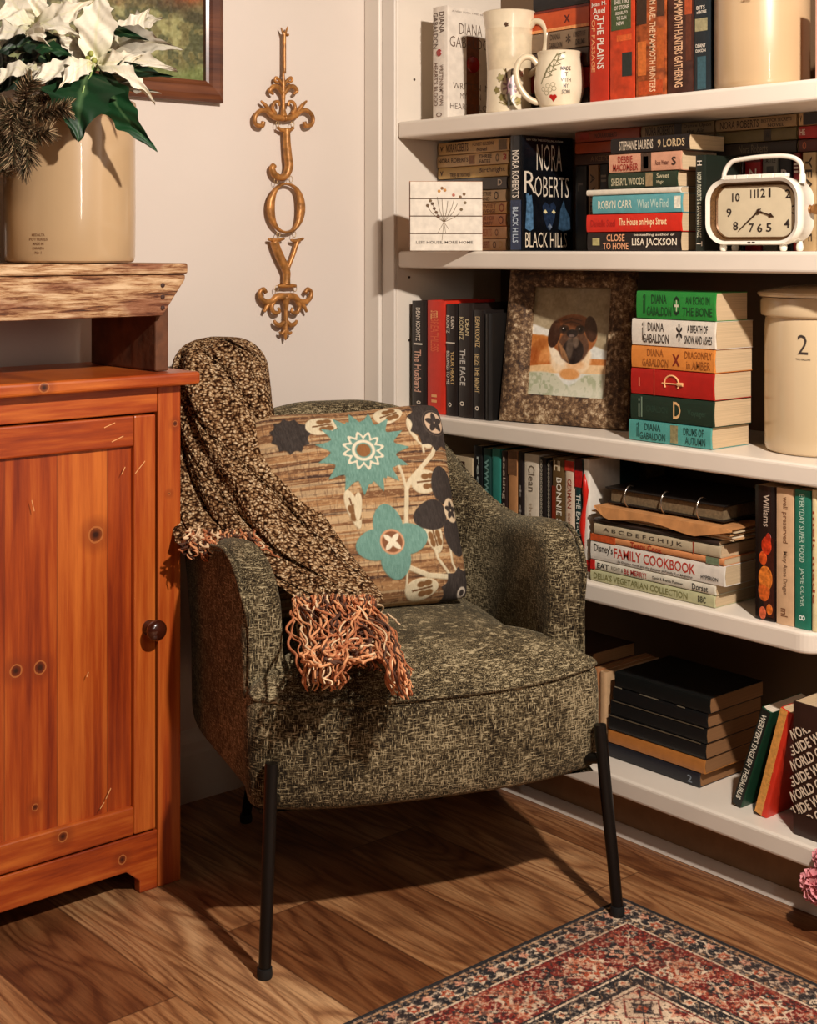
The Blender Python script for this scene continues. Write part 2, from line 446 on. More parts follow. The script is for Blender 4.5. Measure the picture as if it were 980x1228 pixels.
# carcass: two end posts (full height), back, bottom, top rail, plinth
MB().prism([(1.3165,CY),(CX1,CY),(CX1,2.478),(CX1-.018,2.478),(CX1-.018,CY+.02),(1.3165,CY+.02)], 'z', 0, .882).build('side_post', M_PV, cab, bevel=.003)
MB().prism([(.650,CY),(.650,CY+.02),(CX0+.018,CY+.02),(CX0+.018,2.478),(CX0,2.478),(CX0,CY)], 'z', 0, .882).build('side_post', M_PV, cab, bevel=.003)
MB().box(.651, 1.3155, CY+.001, CY+.02, .836, .882).build('top_rail', M_PH, cab, bevel=.002)
fx0 = at_Y(168, 1060, CY).x
poly = [(.651,0),(.745,0),(.745,.022),(.77,.044),(fx0-.026,.044),(fx0,.022),(fx0,0),(1.3155,0),(1.3155,.1025),(.651,.1025)]
MB().prism(poly, 'y', CY+.001, CY+.02).build('plinth_rail', M_PH, cab, bevel=.002)
MB().box(.6185, 1.3445, 2.46, 2.478, .04, .882).build('back_board', M_PV, cab)
MB().box(.6185, 1.3445, CY+.021, 2.459, .085, .1).build('bottom_board', M_PV, cab)
MB().box(CX0-.02, 1.387, CY-.028, 2.486, .882, .905).build('cabinet_top', m_pine('pine_top', True, knots=[(1.085,.895,.012)]), cab, bevel=.006, seg=3)
# door
dz0, dz1 = .106, .8325
door = MB().box(DX0+.0455, 1.2675, CY+.009, CY+.017, .155, .780).build('door', M_PP, cab)
for xa, xb in ((1.268, DX1), (DX0, DX0+.045)): MB().box(xa, xb, CY-.001, CY+.019, dz0, dz1).build('door_stile', M_PV, door, bevel=.003)
for za, zb in ((.780, dz1), (dz0, .155)): MB().box(DX0+.0455, 1.2675, CY-.001, CY+.019, za, zb).build('door_rail', M_PH, door, bevel=.003)
kp = at_Y(179, 752, CY)
kb = MB(); M = Matrix.Translation((kp.x-.002, CY-.001, kp.z)) @ Matrix.Rotation(math.pi/2, 4, 'X')
kb.lathe([(.013,0),(.0135,.003),(.008,.007),(.008,.012),(.015,.018),(.0185,.025),(.018,.031),(.012,.036),(.0,.038)], 32, M)
kb.build('door_knob', mat('dark_knob_wood', (62,24,12), .22, coat=.8), door, smooth=True)
# scratches on the door
for (a, bb) in (((125,513),(138,507)), ((134,770-240),(148,523)), ((162,568),(174,553)), ((146,569),(150,560)), ((120,970),(125,962)), ((127,958),(133,945)), ((104,792+20),(106,806)), ((38,600),(41,613))):
    p = at_Y(a[0], a[1], CY-.0016); q2 = at_Y(bb[0], bb[1], CY-.0016)
    MB().box(0, 1, -.0002, .0002, -.0007, .0007, Matrix.Translation(p) @ Matrix.Rotation(-math.atan2((q2-p).z, (q2-p).x), 4, 'Y') @ Matrix.Diagonal(((q2-p).length,1,1,1))).build('scratch', mat('scratch_pale', (232,170,110), .5), door)

# ================================================================ BENCH
def m_weather():
    m, nt, b = nmat('weathered_bench_wood'); N = nt.nodes; L = nt.links
    tc = N.new('ShaderNodeTexCoord'); P = tc.outputs['Object']
    g = N.new('ShaderNodeTexNoise'); g.inputs['Scale'].default_value = 1; g.inputs['Detail'].default_value = 9; g.inputs['Roughness'].default_value = .72; g.inputs['Distortion'].default_value = .3
    L.new(mapping(N, L, P, (13, 60, 150)), g.inputs['Vector'])
    r = ramp(N, [(0.34, (52,26,12)), (0.43, (130,80,44)), (0.50, (184,142,100)), (0.62, (222,190,150))])
    L.new(g.outputs[0], r.inputs[0])
    g2 = N.new('ShaderNodeTexNoise'); g2.inputs['Scale'].default_value = 1; g2.inputs['Detail'].default_value = 4
    L.new(mapping(N, L, P, (7, 7, 26), (3,1,2)), g2.inputs['Vector'])
    r2 = ramp(N, [(0.38, (150,74,30)), (0.50, (255,255,255))]); L.new(g2.outputs[0], r2.inputs[0])
    L.new(mixc(N, L, .75, r.outputs[0], r2.outputs[0], 'MULTIPLY'), b.inputs['Base Color'])
    b.inputs['Roughness'].default_value = .8
    bp = N.new('ShaderNodeBump'); bp.inputs['Strength'].default_value = .7; bp.inputs['Distance'].default_value = .004
    L.new(g.outputs[0], bp.inputs['Height']); L.new(bp.outputs[0], b.inputs['Normal'])
    return m
M_BN = m_weather()
bench = thing('wooden_bench', 'small weathered wooden bench standing on top of the pine cabinet', 'bench', (0,0,0))
bx0 = .60
MB().box(bx0, 1.368, 2.172, 2.462, 1.078, 1.097).build('bench_top', M_BN, bench, bevel=.004, seg=3)
ap = [(bx0+.03,1.005),(1.320,1.005),(1.366,1.068),(1.366,1.0775),(bx0,1.0775),(bx0,1.068)]
for ya, yb_ in ((2.178,2.199), (2.435,2.456)):
    MB().prism(ap, 'y', ya, yb_).build('apron', M_BN, bench, bevel=.003)
for xa, xb in ((1.318,1.345), (.66,.687)):
    MB().box(xa, xb, 2.200, 2.434, .906, 1.0775).build('leg', mat('bench_leg_wood', (96,56,30), .75, var=.4, vs_=30, bump=.5), bench, bevel=.003)
for px, py in ((195,342),(195,356),(195,369)):
    p = at_Y(px, py, 2.1775); MB().lathe([(.004,0),(.004,.0016),(.001,.002)], 10, Matrix.Translation(p) @ Matrix.Rotation(math.pi/2, 4, 'X'), True, True).build('nail', mat('nail_iron', (60,30,18), .6), bench)

# ================================================================ CROCKS
M_CR = mat('crock_glaze', (188,158,120), .3, var=.05, vs_=7, coat=.6)
M_CR2 = mat('crock_glaze_pale', (204,180,144), .25, var=.05, vs_=7, coat=.6)
def crock(name_label, cx, cy, z, R, H, glaze, group=None, rim='band'):
    t = thing('stoneware_crock', name_label, 'crock', (cx,cy,z), 0, group)
    pr = [(0,0.001),(R*.93,0.001),(R*.965,.004),(R*.985,.012),(R*.99,H*.3),(R*.985,H*.82)]
    if rim == 'band':
        pr += [(R*.98,H*.875),(R*.985,H*.885),(R*1.0,H*.893),(R*1.0,H*.975),(R*.985,H*.995),(R*.96,H),(R*.93,H*.99),(R*.91,H*.93),(R*.91,.02),(0,.015)]
    else:
        pr += [(R*.97,H*.86),(R*.965,H*.87),(R*1.035,H*.885),(R*1.05,H*.90),(R*1.05,H*.975),(R*1.02,H),(R*.97,H),(R*.93,H*.985),(R*.92,.02),(0,.015)]
    b = MB().lathe(pr, 80, None, False); b.build('crock_body', glaze, t, auto=.6)
    return t
R1 = .115
pc = at_f(84, 300, 2.527)
c1 = crock('tall tan stoneware crock with the white poinsettia on the weathered bench', pc.x, pc.y, 1.0975, R1, .285, M_CR)
# oval maker stamp on the crock
def wrapR(R, ang0):
    def f(p): # p = (x arc length, 0, z)
        a = ang0+p[0]/R
        return (R*math.sin(a), -R*math.cos(a), p[2])
    return f
M_STAMP = mat('stamp_brown', (120,84,54), .5)
ca = math.atan2(pc.x, pc.y)   # direction towards the camera
def camang(cx, cy, off=0): return -math.atan2(cx, cy)+off
st = MB(); wf = wrapR(R1*.9905, camang(pc.x, pc.y)-.48)
for k, (s, wd) in enumerate((('MEDALTA', .024), ('POTTERIES', .034), ('MADE IN', .020), ('CANADA', .022), ('No 1', .012))):
    put_text(st, s, (-wd/2, 0, .046-k*.0075), (1,0,0), (0,0,1), wd, .0045, .01, wf)
st.build('maker_stamp', M_STAMP, c1)
c2 = crock('tan crock cut off by the left edge behind the pine sprig', .9625, 2.33, 1.0975, .112, .285, M_CR)
# soil
for c in (c1, c2): MB().lathe([(0,.262),(.1,.262)], 24, None, False).build('potting_soil', mat('soil', (50,34,22), .95, bump=1), c)
p3 = at_f(914, 300, 2.545)
c3 = crock('plain tan crock at the right end of the top shelf', p3.x, p3.y, SZ[0], .0845, .30, M_CR)
st = MB(); wf = wrapR(.087*.9905, camang(p3.x, p3.y)-.32)
for k, (s, wd) in enumerate((('MEDALTA', .020), ('POTTERIES', .026), ('LIMITED', .016))):
    put_text(st, s, (-wd/2, 0, .158-k*.006), (1,0,0), (0,0,1), wd, .0038, .01, wf)
st.build('maker_stamp', M_STAMP, c3)
p4 = at_f(991, 300, 2.535)
c4 = crock('lidded cream crock stamped 2 at the right of the middle shelf', p4.x, p4.y, SZ[2], .108, .272, M_CR2, rim='heavy')
MB().lathe([(.085,.2725),(.116,.2735),(.119,.277),(.118,.281),(.100,.286),(.06,.292),(.02,.295),(0,.295)], 64, None, False).build('crock_lid', M_CR2, c4, auto=.7)
st = MB(); wf = wrapR(.108*.991, camang(p4.x, p4.y)-.365)
put_text(st, '2', (-.010,0,.176), (1,0,0), (0,0,1), .019, .034, -.002, wf)
put_text(st, 'TWO GALLONS', (-.013,0,.166), (1,0,0), (0,0,1), .026, .0035, .01, wf)
st.build('number_stamp', mat('stamp_dark', (60,50,44), .5), c4)
# ================================================================ ARMCHAIR
CX_, CY_ = 1.557, 1.696; CROT = math.atan2(-.377, .926)
def chair_w(w_, b_, z_): # chair local -> world
    c, s = math.cos(CROT), math.sin(CROT)
    return Vector((CX_+w_*c-b_*s, CY_+w_*s+b_*c, z_))
CINV = (Matrix.Translation((CX_, CY_, 0)) @ Matrix.Rotation(CROT, 4, 'Z')).inverted()
def m_chenille(name='chenille_fabric', tone=0.0):
    m, nt, b = nmat(name); N = nt.nodes; L = nt.links
    tc = N.new('ShaderNodeTexCoord'); P = tc.outputs['Object']
    def ns(scale, det=3, rough=.6, loc=(0,0,0)):
        n = N.new('ShaderNodeTexNoise'); n.inputs['Scale'].default_value = 1; n.inputs['Detail'].default_value = det; n.inputs['Roughness'].default_value = rough
        L.new(mapping(N, L, P, scale, loc), n.inputs['Vector']); return n.outputs[0]
    a = ns((80, 80, 560), 2, .6); c = ns((560, 560, 80), 2, .6, (4,2,1)); d = ns((300,300,300), 3, .7, (1,7,2))
    big = ns((9, 9, 9), 3, .6, (2,2,2))
    v = math_(N, L, 'MAXIMUM', a, c)
    v = math_(N, L, 'ADD', math_(N, L, 'MULTIPLY', v, .78), math_(N, L, 'MULTIPLY', d, .22))
    v = math_(N, L, 'ADD', v, math_(N, L, 'MULTIPLY', math_(N, L, 'SUBTRACT', big, .5), .22+tone*0))
    r = ramp(N, [(0.45, (24,18,11)), (0.51, (62,51,34)), (0.565, (100,87,62)), (0.64, (176,160,126))])
    L.new(v, r.inputs[0]); L.new(r.outputs[0], b.inputs['Base Color'])
    b.inputs['Roughness'].default_value = .9; b.inputs['Specular IOR Level'].default_value = .15
    b.inputs['Sheen Weight'].default_value = .25; b.inputs['Sheen Roughness'].default_value = .4
    b.inputs['Sheen Tint'].default_value = lin((200,190,160))
    bp = N.new('ShaderNodeBump'); bp.inputs['Strength'].default_value = .6; bp.inputs['Distance'].default_value = .004
    L.new(v, bp.inputs['Height']); L.new(bp.outputs[0], b.inputs['Normal'])
    return m
M_CH = m_chenille()
M_BLK = mat('black_metal', (14,12,11), .35, metal=.3, var=.05)
chair = thing('armchair', 'olive grey chenille armchair with splayed black metal legs in the corner', 'armchair', (CX_, CY_, 0), CROT)
half = [(.300,.112,.640),(.306,.20,.634),(.315,.32,.618),(.320,.42,.603),(.312,.52,.603),(.280,.59,.640),(.232,.633,.715),(.172,.658,.782),(.088,.672,.808),(0,.677,.812)]
ctrl = [Vector(p) for p in half]+[Vector((-x,y,z)) for x,y,z in reversed(half[:-1])]
path = catmull(ctrl, 9)
# extra sections close to the two front ends
def resample_front(pth):
    out = []
    p0, p1 = pth[0], pth[9]
    for y in (.108, .110, .114, .120, .128, .138, .150, .165, .182):
        t = (y-.112)/(.20-.112); out.append(p0.lerp(p1, t))
    return out
front = resample_front(path)
back_ = [p for p in path if p.y > .195 or abs(p.x) < .2]
frontR = [Vector((-p.x, p.y, p.z)) for p in reversed(front)]
path = front+back_+frontR
n = len(path); T = .066
secs = []; crest = []
for i, p in enumerate(path):
    a = path[max(i-1,0)]; b = path[min(i+1,n-1)]
    t = Vector((b.x-a.x, b.y-a.y, 0)).normalized()
    if p.y < .19: t = Vector((.06,1,0)).normalized() if p.x > 0 else Vector((.06,-1,0)).normalized()
    nin = Vector((-t.y, t.x, 0))
    if nin.dot(Vector((-p.x, .3-p.y, 0))) < 0: nin = -nin
    e = p.y-.108 if p.y < .22 else 9
    R = .125; drop = 0
    if e < R: drop = (R-math.sqrt(max(0, R*R-(R-e)**2)))*.9
    zt = p.z-drop
    k = 1.0 if e > .02 else .72+.28*math.sqrt(max(0,1-((.02-e)/.02)**2))
    th = T*(1+.55*max(0,min(1,(p.y-.45)/.2)))
    o0 = th*(1-k)/2
    lean = lambda z: -nin*max(0,(z-.42))*.10*(1 if p.y > .5 else p.y/.5)
    zb = .245
    prof = [(o0+.012, zb), (o0+.003, zb+.008), (o0, zb+.025), (o0-.002, (zb+zt)/2), (o0, zt-.035), (o0+.003, zt-.018), (o0+.012, zt-.006)]
    inner_w = th*k
    prof += [(o0+inner_w*.35, zt-.0005), (o0+inner_w*.6, zt), (o0+inner_w-.012, zt-.006), (o0+inner_w-.003, zt-.018), (o0+inner_w, zt-.035), (o0+inner_w+.004, (zb+zt)/2), (o0+inner_w, zb+.03), (o0+inner_w-.01, zb)]
    secs.append([Vector((p.x, p.y, 0))+nin*q+lean(z)+Vector((0,0,z)) for q, z in prof])
    q, z = prof[5]; crest.append(Vector((p.x,p.y,0))+nin*(q-.003)+lean(z)+Vector((0,0,z+.006)))
SHIFT = lambda v: Vector((v.x*1.008-.006, v.y, v.z))
secs = [[SHIFT(v) for v in s] for s in secs]; crest = [SHIFT(v) for v in crest]
vs = [v for s in secs for v in s]; m_ = len(secs[0]); fs = []
for i in range(n-1):
    for k in range(m_):
        k2 = (k+1) % m_; fs.append((i*m_+k, i*m_+k2, (i+1)*m_+k2, (i+1)*m_+k))
mb = MB(); mb.add(vs, fs+[tuple(range(m_)), tuple((n-1)*m_+k for k in range(m_))])
mb.build('back_and_arms', M_CH, chair, auto=1.1)
# piping along the outer front edge and the crest
M_PIPE = m_chenille('piping_fabric')
for side in (0, 1):
    s = secs[:] if side == 0 else secs[::-1]; cr = crest[:] if side == 0 else crest[::-1]
    pts = [s[0][1]+Vector((0,-.001,0)), s[0][3]+Vector((0,-.002,0)), s[0][4]+Vector((0,-.001,0))]+[c for c in cr[1:n//2+1]]
    pts = catmull(pts[:3]+pts[3::2], 3)
    MB().tube(pts, .0045, 8).build('piping', M_PIPE, chair, smooth=True)
# seat: T shaped plan, boxed front, crowned top
def seat_outline():
    pts = []
    def fy(x): return .014+.050*abs(x/.30)**3.2
    N_ = 22
    for i in range(N_+1):
        x = -.268+.536*i/N_; pts.append((x, fy(x)))
    # right front corner
    cx, cyc, r = .268, fy(.268)+.034, .034
    for k in range(1, 7):
        a = -math.pi/2+k*math.pi/12; pts.append((cx+r*math.cos(a), cyc+r*math.sin(a)))
    pts += [(.302,.100),(.296,.1045),(.27,.105),(.245,.106),(.236,.115),(.237,.2),(.240,.3),(.244,.42),(.235,.50),(.20,.55),(.1,.575)]
    L_ = [(-x, y) for x, y in pts[:0:-1] if True]
    pts2 = pts+[(0,.58)]
    right = [q for q in pts2]
    left = [(-x, y) for x, y in reversed(pts2) if abs(x) > .01]
    # right already contains the whole front edge: keep the left only beyond the front edge
    left = [q for q in left if not (q[1] < fy(q[0])+.0005 and abs(q[0]) <= .268)]
    return right+left
ol = seat_outline(); no_ = len(ol); cen = Vector((0,.29,0))
def inset(d):
    out = []
    for i in range(no_):
        a = Vector((*ol[i-1],0)); b = Vector((*ol[(i+1) % no_],0)); t = (b-a).normalized()
        nr = Vector((-t.y, t.x, 0)); p = Vector((*ol[i],0)); out.append(p+nr*d)
    return out
rings = []
for d, z in ((.05,.231),(.016,.232),(.004,.240),(-.001,.262),(-.005,.31),(-.005,.36),(-.002,.395),(.003,.408)):
    ring = inset(d)
    rings.append([Vector((p.x, p.y, z-(.002*(1-abs(p.x)/.3) if (z < .3 and p.y < .2) else 0)-(.012*(1-(p.x/.3)**2) if (z > .39 and p.y < .2) else 0))) for p in ring])
for k in (.985,.965,.93,.88,.8,.68,.52,.34,.16,.02):
    z = .411+.052*(1-((k)**5))
    rings.append([Vector((cen.x+(p[0]-cen.x)*k, cen.y+(p[1]-cen.y)*k, z-(.012*(1-(p[0]/.3)**2)*k**8 if p[1] < .2 else 0))) for p in ol])
rings = [[SHIFT(v) for v in r] for r in rings]
vs = [v for r in rings for v in r]; fs = []
for i in range(len(rings)-1):
    for k in range(no_):
        k2 = (k+1) % no_; fs.append((i*no_+k, i*no_+k2, (i+1)*no_+k2, (i+1)*no_+k))
fs.append(tuple(range(no_-1,-1,-1))); fs.append(tuple((len(rings)-1)*no_+k for k in range(no_)))
mb = MB(); mb.add(vs, fs); mb.build('seat', M_CH, chair, auto=1.2)
wl = [v+Vector((0,0,.003)) for v in rings[7]]
# piping only round the open front
fr = [v for v in wl if v.y < .112]
fr.sort(key=lambda v: math.atan2(v.x, .35-v.y))
MB().tube([v+Vector((0,-.002,.001)) for v in fr], .0052, 8).build('piping', M_PIPE, chair, smooth=True)
# legs
def leg_obj(top, foot, brk):
    pts = [Vector(top), Vector(top).lerp(Vector(foot), .28), Vector(foot)+Vector((0,0,.012))]
    o = MB().tube(pts, [.0105,.0105,.0098], 16).build('leg', M_BLK, chair, smooth=False, auto=.8)
    MB().tube([Vector(foot)+Vector((0,0,.0005)), Vector(foot)+Vector((0,0,.006)), Vector(foot)+Vector((0,0,.016))], [.0115,.0125,.0118], 16).build('foot_cap', mat('black_rubber', (12,11,10), .7), o, auto=.8)
    return o
for sx in (-1, 1):
    leg_obj((sx*.284,.030,.318), (sx*.302,0,.0062 if sx > 0 else 0), None)
    MB().tube([(sx*.287,.026,.262),(sx*.262,.07,.250)], .009, 10).build('leg_bracket', M_BLK, chair, auto=.8)
    leg_obj((sx*.18,.54,.27), (sx*.20,.60,0), None)
fm = MB(); fm.tube([(-.26,.09,.226),(.26,.09,.226)], .008, 8).build('under_frame', M_BLK, chair, auto=.8)
MB().tube([(-.24,.545,.226),(.24,.545,.226)], .008, 8).build('under_frame', M_BLK, chair, auto=.8)

# ================================================================ CUSHION
def cushion():
    nu = nv = 300
    u = np.linspace(0, 1, nu)[:, None]*np.ones((1, nv)); v = np.linspace(0, 1, nv)[None, :]*np.ones((nu, 1))
    PW, PH, D = .395, .385, .125
    a = 2*u-1; b = 2*v-1
    bul = np.clip((1-a**4)*(1-b**4), 0, 1)**.5
    pull = .045
    cr_ = 1-.055*np.clip(np.abs(a*b), 0, 1)**7
    x = a*PW/2*(1-pull*(1-np.abs(b)**1.5)*np.abs(a)**3)*cr_; y = b*PH/2*(1-pull*(1-np.abs(a)**1.5)*np.abs(b)**3)*cr_
    h = D/2*bul
    h = h+(vn(u, v, 5, 4)-.5)*.014*bul
    # ---- colour of the woven ground: horizontal dark/tan stripes
    st = vn(u*2.6, v*95, 1, 5, 2); th = vn(u*70, v*170, 1, 9, 2)
    base = np.zeros((nu, nv, 3)); base[:] = (168,124,80)
    paint(base, sstep(.40,.62,st)*.9, (116,76,44)); paint(base, sstep(.66,.76,vn(u*1.5, v*60, 1, 15, 2)), (66,40,26))
    paint(base, sstep(.58,.66,vn(u*1.8, v*88, 1, 33, 2))*.7, (204,176,134)); paint(base, sstep(.55,.75,th)*.45, (216,180,132)); paint(base, sstep(.6,.8,vn(u*150, v*30, 1, 19, 2))*.35, (70,44,28))
    asp = PW/PH
    U = u*asp
    def cm(du, dv): return du*asp, dv
    fz = vn(u*230, v*60, 1, 3, 2); up = np.zeros_like(u)
    TE, BR, CR = (106,146,132), (52,42,36), (214,198,164)
    def fill(mask, col, var=18, lift=1):
        m = np.clip(mask, 0, 1); c = np.array(col, float)[None, None, :]+((fz-.5)*2*var)[..., None]
        base[:] = base*(1-m[..., None])+c*m[..., None]
        np.maximum(up, m*lift, out=up)
    ed = .003
    def inside(d): return sstep(ed, -ed, d)
    def flower_teeth(cu, cv, r, nt, depth, col, su=1.0, sv=1.0, ph=0):
        du = (U-cu*asp)/su; dv = (v-cv)/sv; R = np.hypot(du, dv); A = np.arctan2(dv, du)
        rr = r*(1-depth*np.abs(np.sin(A*nt/2+ph))**1.0)
        fill(inside(R-rr), col); return R, A
    def leaf(cu, cv, ang, ln, wd, col=CR, vein=True, split=False):
        du = U-cu*asp; dv = v-cv; ca, sa = math.cos(ang), math.sin(ang)
        p = du*ca+dv*sa; q = -du*sa+dv*ca
        t = p/ln; wid = np.where(np.abs(t) < 1, wd*np.sqrt(np.clip(1-np.abs(t)**2.0, 0, 1))*(1-.18*t), -.02)
        fill(inside(np.abs(q)-wid), col, 14)
        if vein:
            d1 = np.where(np.abs(p) < ln*.62, np.abs(q), 1); fill(sstep(.006,.003,d1), (110,74,40), 8)
            for kx in (-.15, .25):
                for sg in (-1, 1):
                    e = np.hypot((p-kx*ln-ln*.12)/1.5, (q-sg*wd*.42)); fill(inside(e-.014), (124,84,44), 8)
    def stem(pts, wd=.009, col=CR): fill(sstep(wd+.003, wd-.002, curve_d(U, v, [(a_*asp, b_) for a_, b_ in pts])), col, 12)
    # stems
    stem([(.93,.80),(.88,.71),(.80,.64),(.735,.585),(.71,.54),(.70,.47),(.685,.38)], .011)
    stem([(.735,.585),(.78,.60),(.82,.58)], .007); stem([(.68,.70),(.70,.62),(.71,.55)], .007)
    stem([(.83,.72),(.83,.80)], .006); stem([(.60,.26),(.67,.17),(.76,.125),(.88,.11),(.97,.08)], .012)
    stem([(.80,.28),(.82,.20),(.88,.12)], .007); stem([(.90,.30),(.90,.18),(.93,.12)], .006); stem([(.99,.32),(1.0,.2)], .006)
    stem([(.66,.16),(.65,.06)], .005)
    # leaves
    leaf(.35,.90,.1,.085,.05); leaf(.69,.935,.25,.08,.048); leaf(.835,.83,-1.2,.10,.058); leaf(.82,.575,.05,.085,.058)
    leaf(.435,.47,-1.35,.095,.032); leaf(.46,.48,-1.75,.07,.02, vein=False); leaf(.815,.31,-1.4,.085,.048); leaf(.73,.065,.15,.085,.052)
    # teal daisy
    R, A = flower_teeth(.525,.75,.245,15,.30,TE, .98, .90)
    R, A = flower_teeth(.525,.75,.190,13,.12,TE, .98, .90, .4)
    fill(inside(np.abs(R-.088-.014*np.sin(A*12))-.009), (226,214,186), 6); fill(inside(np.abs(R-.052)-.008), (226,214,186), 6); fill(inside(R-.036), (140,92,48), 8)
    # teal four petals
    for k in range(4):
        an = math.radians(95+90*k); leaf(.60+.098*math.cos(an)/asp, .300+.098*math.sin(an), an, .085, .074, TE, False)
    du = U-.60*asp; dv = v-.30; R = np.hypot(du, dv); fill(inside(R-.058), (126,78,46), 8); fill(inside(np.abs(R-.056)-.005), (206,150,110), 6)
    for k in range(4):
        an = math.radians(45+90*k); leaf(.60+.026*math.cos(an)/asp, .30+.026*math.sin(an), an, .026, .013, (226,214,186), False)
    # dark blossoms
    R, A = flower_teeth(.925,.875,.155,11,.16,BR); fill(inside(R-.072), (206,176,146), 6); fill(inside(np.abs(R-.066)-.006), BR, 4)
    for k in range(5):
        an = math.radians(90+72*k); leaf(.925+.03*math.cos(an)/asp, .875+.03*math.sin(an), an, .026, .016, BR, False)
    for an_, dd in ((100,.125),(190,.125),(275,.13)):
        an = math.radians(an_); leaf(.935+dd*math.cos(an)/asp, .43+dd*math.sin(an), an, .095, .072, BR, False)
    du = U-.945*asp; dv = v-.43; R = np.hypot(du, dv*.8); fill(inside(R-.048), (214,190,156), 6)
    for k in range(5):
        an = math.radians(90+72*k); leaf(.945+.022*math.cos(an)/asp, .43+.026*math.sin(an), an, .02, .013, BR, False)
    R, A = flower_teeth(.95,.03,.13,11,.16,BR); fill(inside(R-.03), (206,190,170), 6); fill(inside(R-.016), BR, 6)
    R, A = flower_teeth(.19,.86,.10,11,.16,BR)
    h = h+up*.0016*np.clip(bul*2,0,1)
    F_ = np.stack([x, -h, y], -1)
    t = thing('throw_pillow', 'tan striped square cushion with teal and black appliqued flowers on the armchair', 'cushion', (0,0,0))
    m = paint_mat('cushion_weave', .85, .35, 700)
    grid_obj('cushion_front', F_, base, m, t, flip=False)
    n2 = 40; k = np.linspace(0, nu-1, n2).astype(int)
    xb = x[np.ix_(k,k)]; yb2 = y[np.ix_(k,k)]; hb = (D/2*bul)[np.ix_(k,k)]
    cb = np.zeros((n2,n2,3)); cb[:] = (150,108,66)
    grid_obj('cushion_back', np.stack([xb, hb, yb2], -1), cb, m, t, flip=True)
    # placing: rests on the seat, leans on the back
    lean = math.radians(-21)
    c = chair_w(-.033, .405, .637)
    t.location = c; t.rotation_mode = 'XYZ'
    t.rotation_euler = (Matrix.Rotation(CROT, 4, 'Z') @ Matrix.Rotation(lean, 4, 'X') @ Matrix.Rotation(math.radians(-2.0), 4, 'Y')).to_euler()
    return t
cushion()

# ================================================================ KNITTED THROW
def m_knit():
    m, nt, b = nmat('nubby_knit'); N = nt.nodes; L = nt.links
    tc = N.new('ShaderNodeTexCoord'); P = tc.outputs['Object']
    no = N.new('ShaderNodeTexNoise'); no.inputs['Scale'].default_value = 60; no.inputs['Detail'].default_value = 2; L.new(P, no.inputs['Vector'])
    vm = N.new('ShaderNodeVectorMath'); vm.operation = 'MULTIPLY_ADD'; L.new(no.outputs['Color'], vm.inputs[0]); vm.inputs[1].default_value = (.008,)*3; L.new(P, vm.inputs[2])
    vo = N.new('ShaderNodeTexVoronoi'); vo.inputs['Scale'].default_value = 165; L.new(mapping(N, L, vm.outputs[0], (1,1,1.35)), vo.inputs['Vector'])
    big = N.new('ShaderNodeTexNoise'); big.inputs['Scale'].default_value = 9; big.inputs['Detail'].default_value = 3; L.new(P, big.inputs['Vector'])
    sp = N.new('ShaderNodeSeparateXYZ'); L.new(vo.outputs['Color'], sp.inputs[0])
    rc = ramp(N, [(0.0, (100,72,48)), (0.28, (164,128,90)), (0.58, (220,190,148)), (1.0, (246,226,192))])
    L.new(math_(N, L, 'ADD', math_(N, L, 'MULTIPLY', sp.outputs[0], .8), math_(N, L, 'MULTIPLY_ADD', big.outputs[0], .5)), rc.inputs[0])
    for n in N:
        if n.type == 'MATH' and n.operation == 'MULTIPLY_ADD': n.inputs[2].default_value = -.14
    d = ramp(N, [(0.0, (255,255,255)), (0.34, (235,225,215)), (0.62, (112,84,62)), (0.85, (44,30,21))]); L.new(vo.outputs['Distance'], d.inputs[0])
    L.new(mixc(N, L, 1.0, rc.outputs[0], d.outputs[0], 'MULTIPLY'), b.inputs['Base Color'])
    b.inputs['Roughness'].default_value = .95; b.inputs['Specular IOR Level'].default_value = .1
    bp = N.new('ShaderNodeBump'); bp.inputs['Strength'].default_value = 1.0; bp.inputs['Distance'].default_value = .006; bp.invert = True
    L.new(vo.outputs['Distance'], bp.inputs['Height']); L.new(bp.outputs[0], b.inputs['Normal'])
    return m
M_KNIT = m_knit()
throw = thing('knitted_throw', 'nubby brown and cream knitted throw with long fringe draped over the armchair corner', 'blanket', (0,0,0))
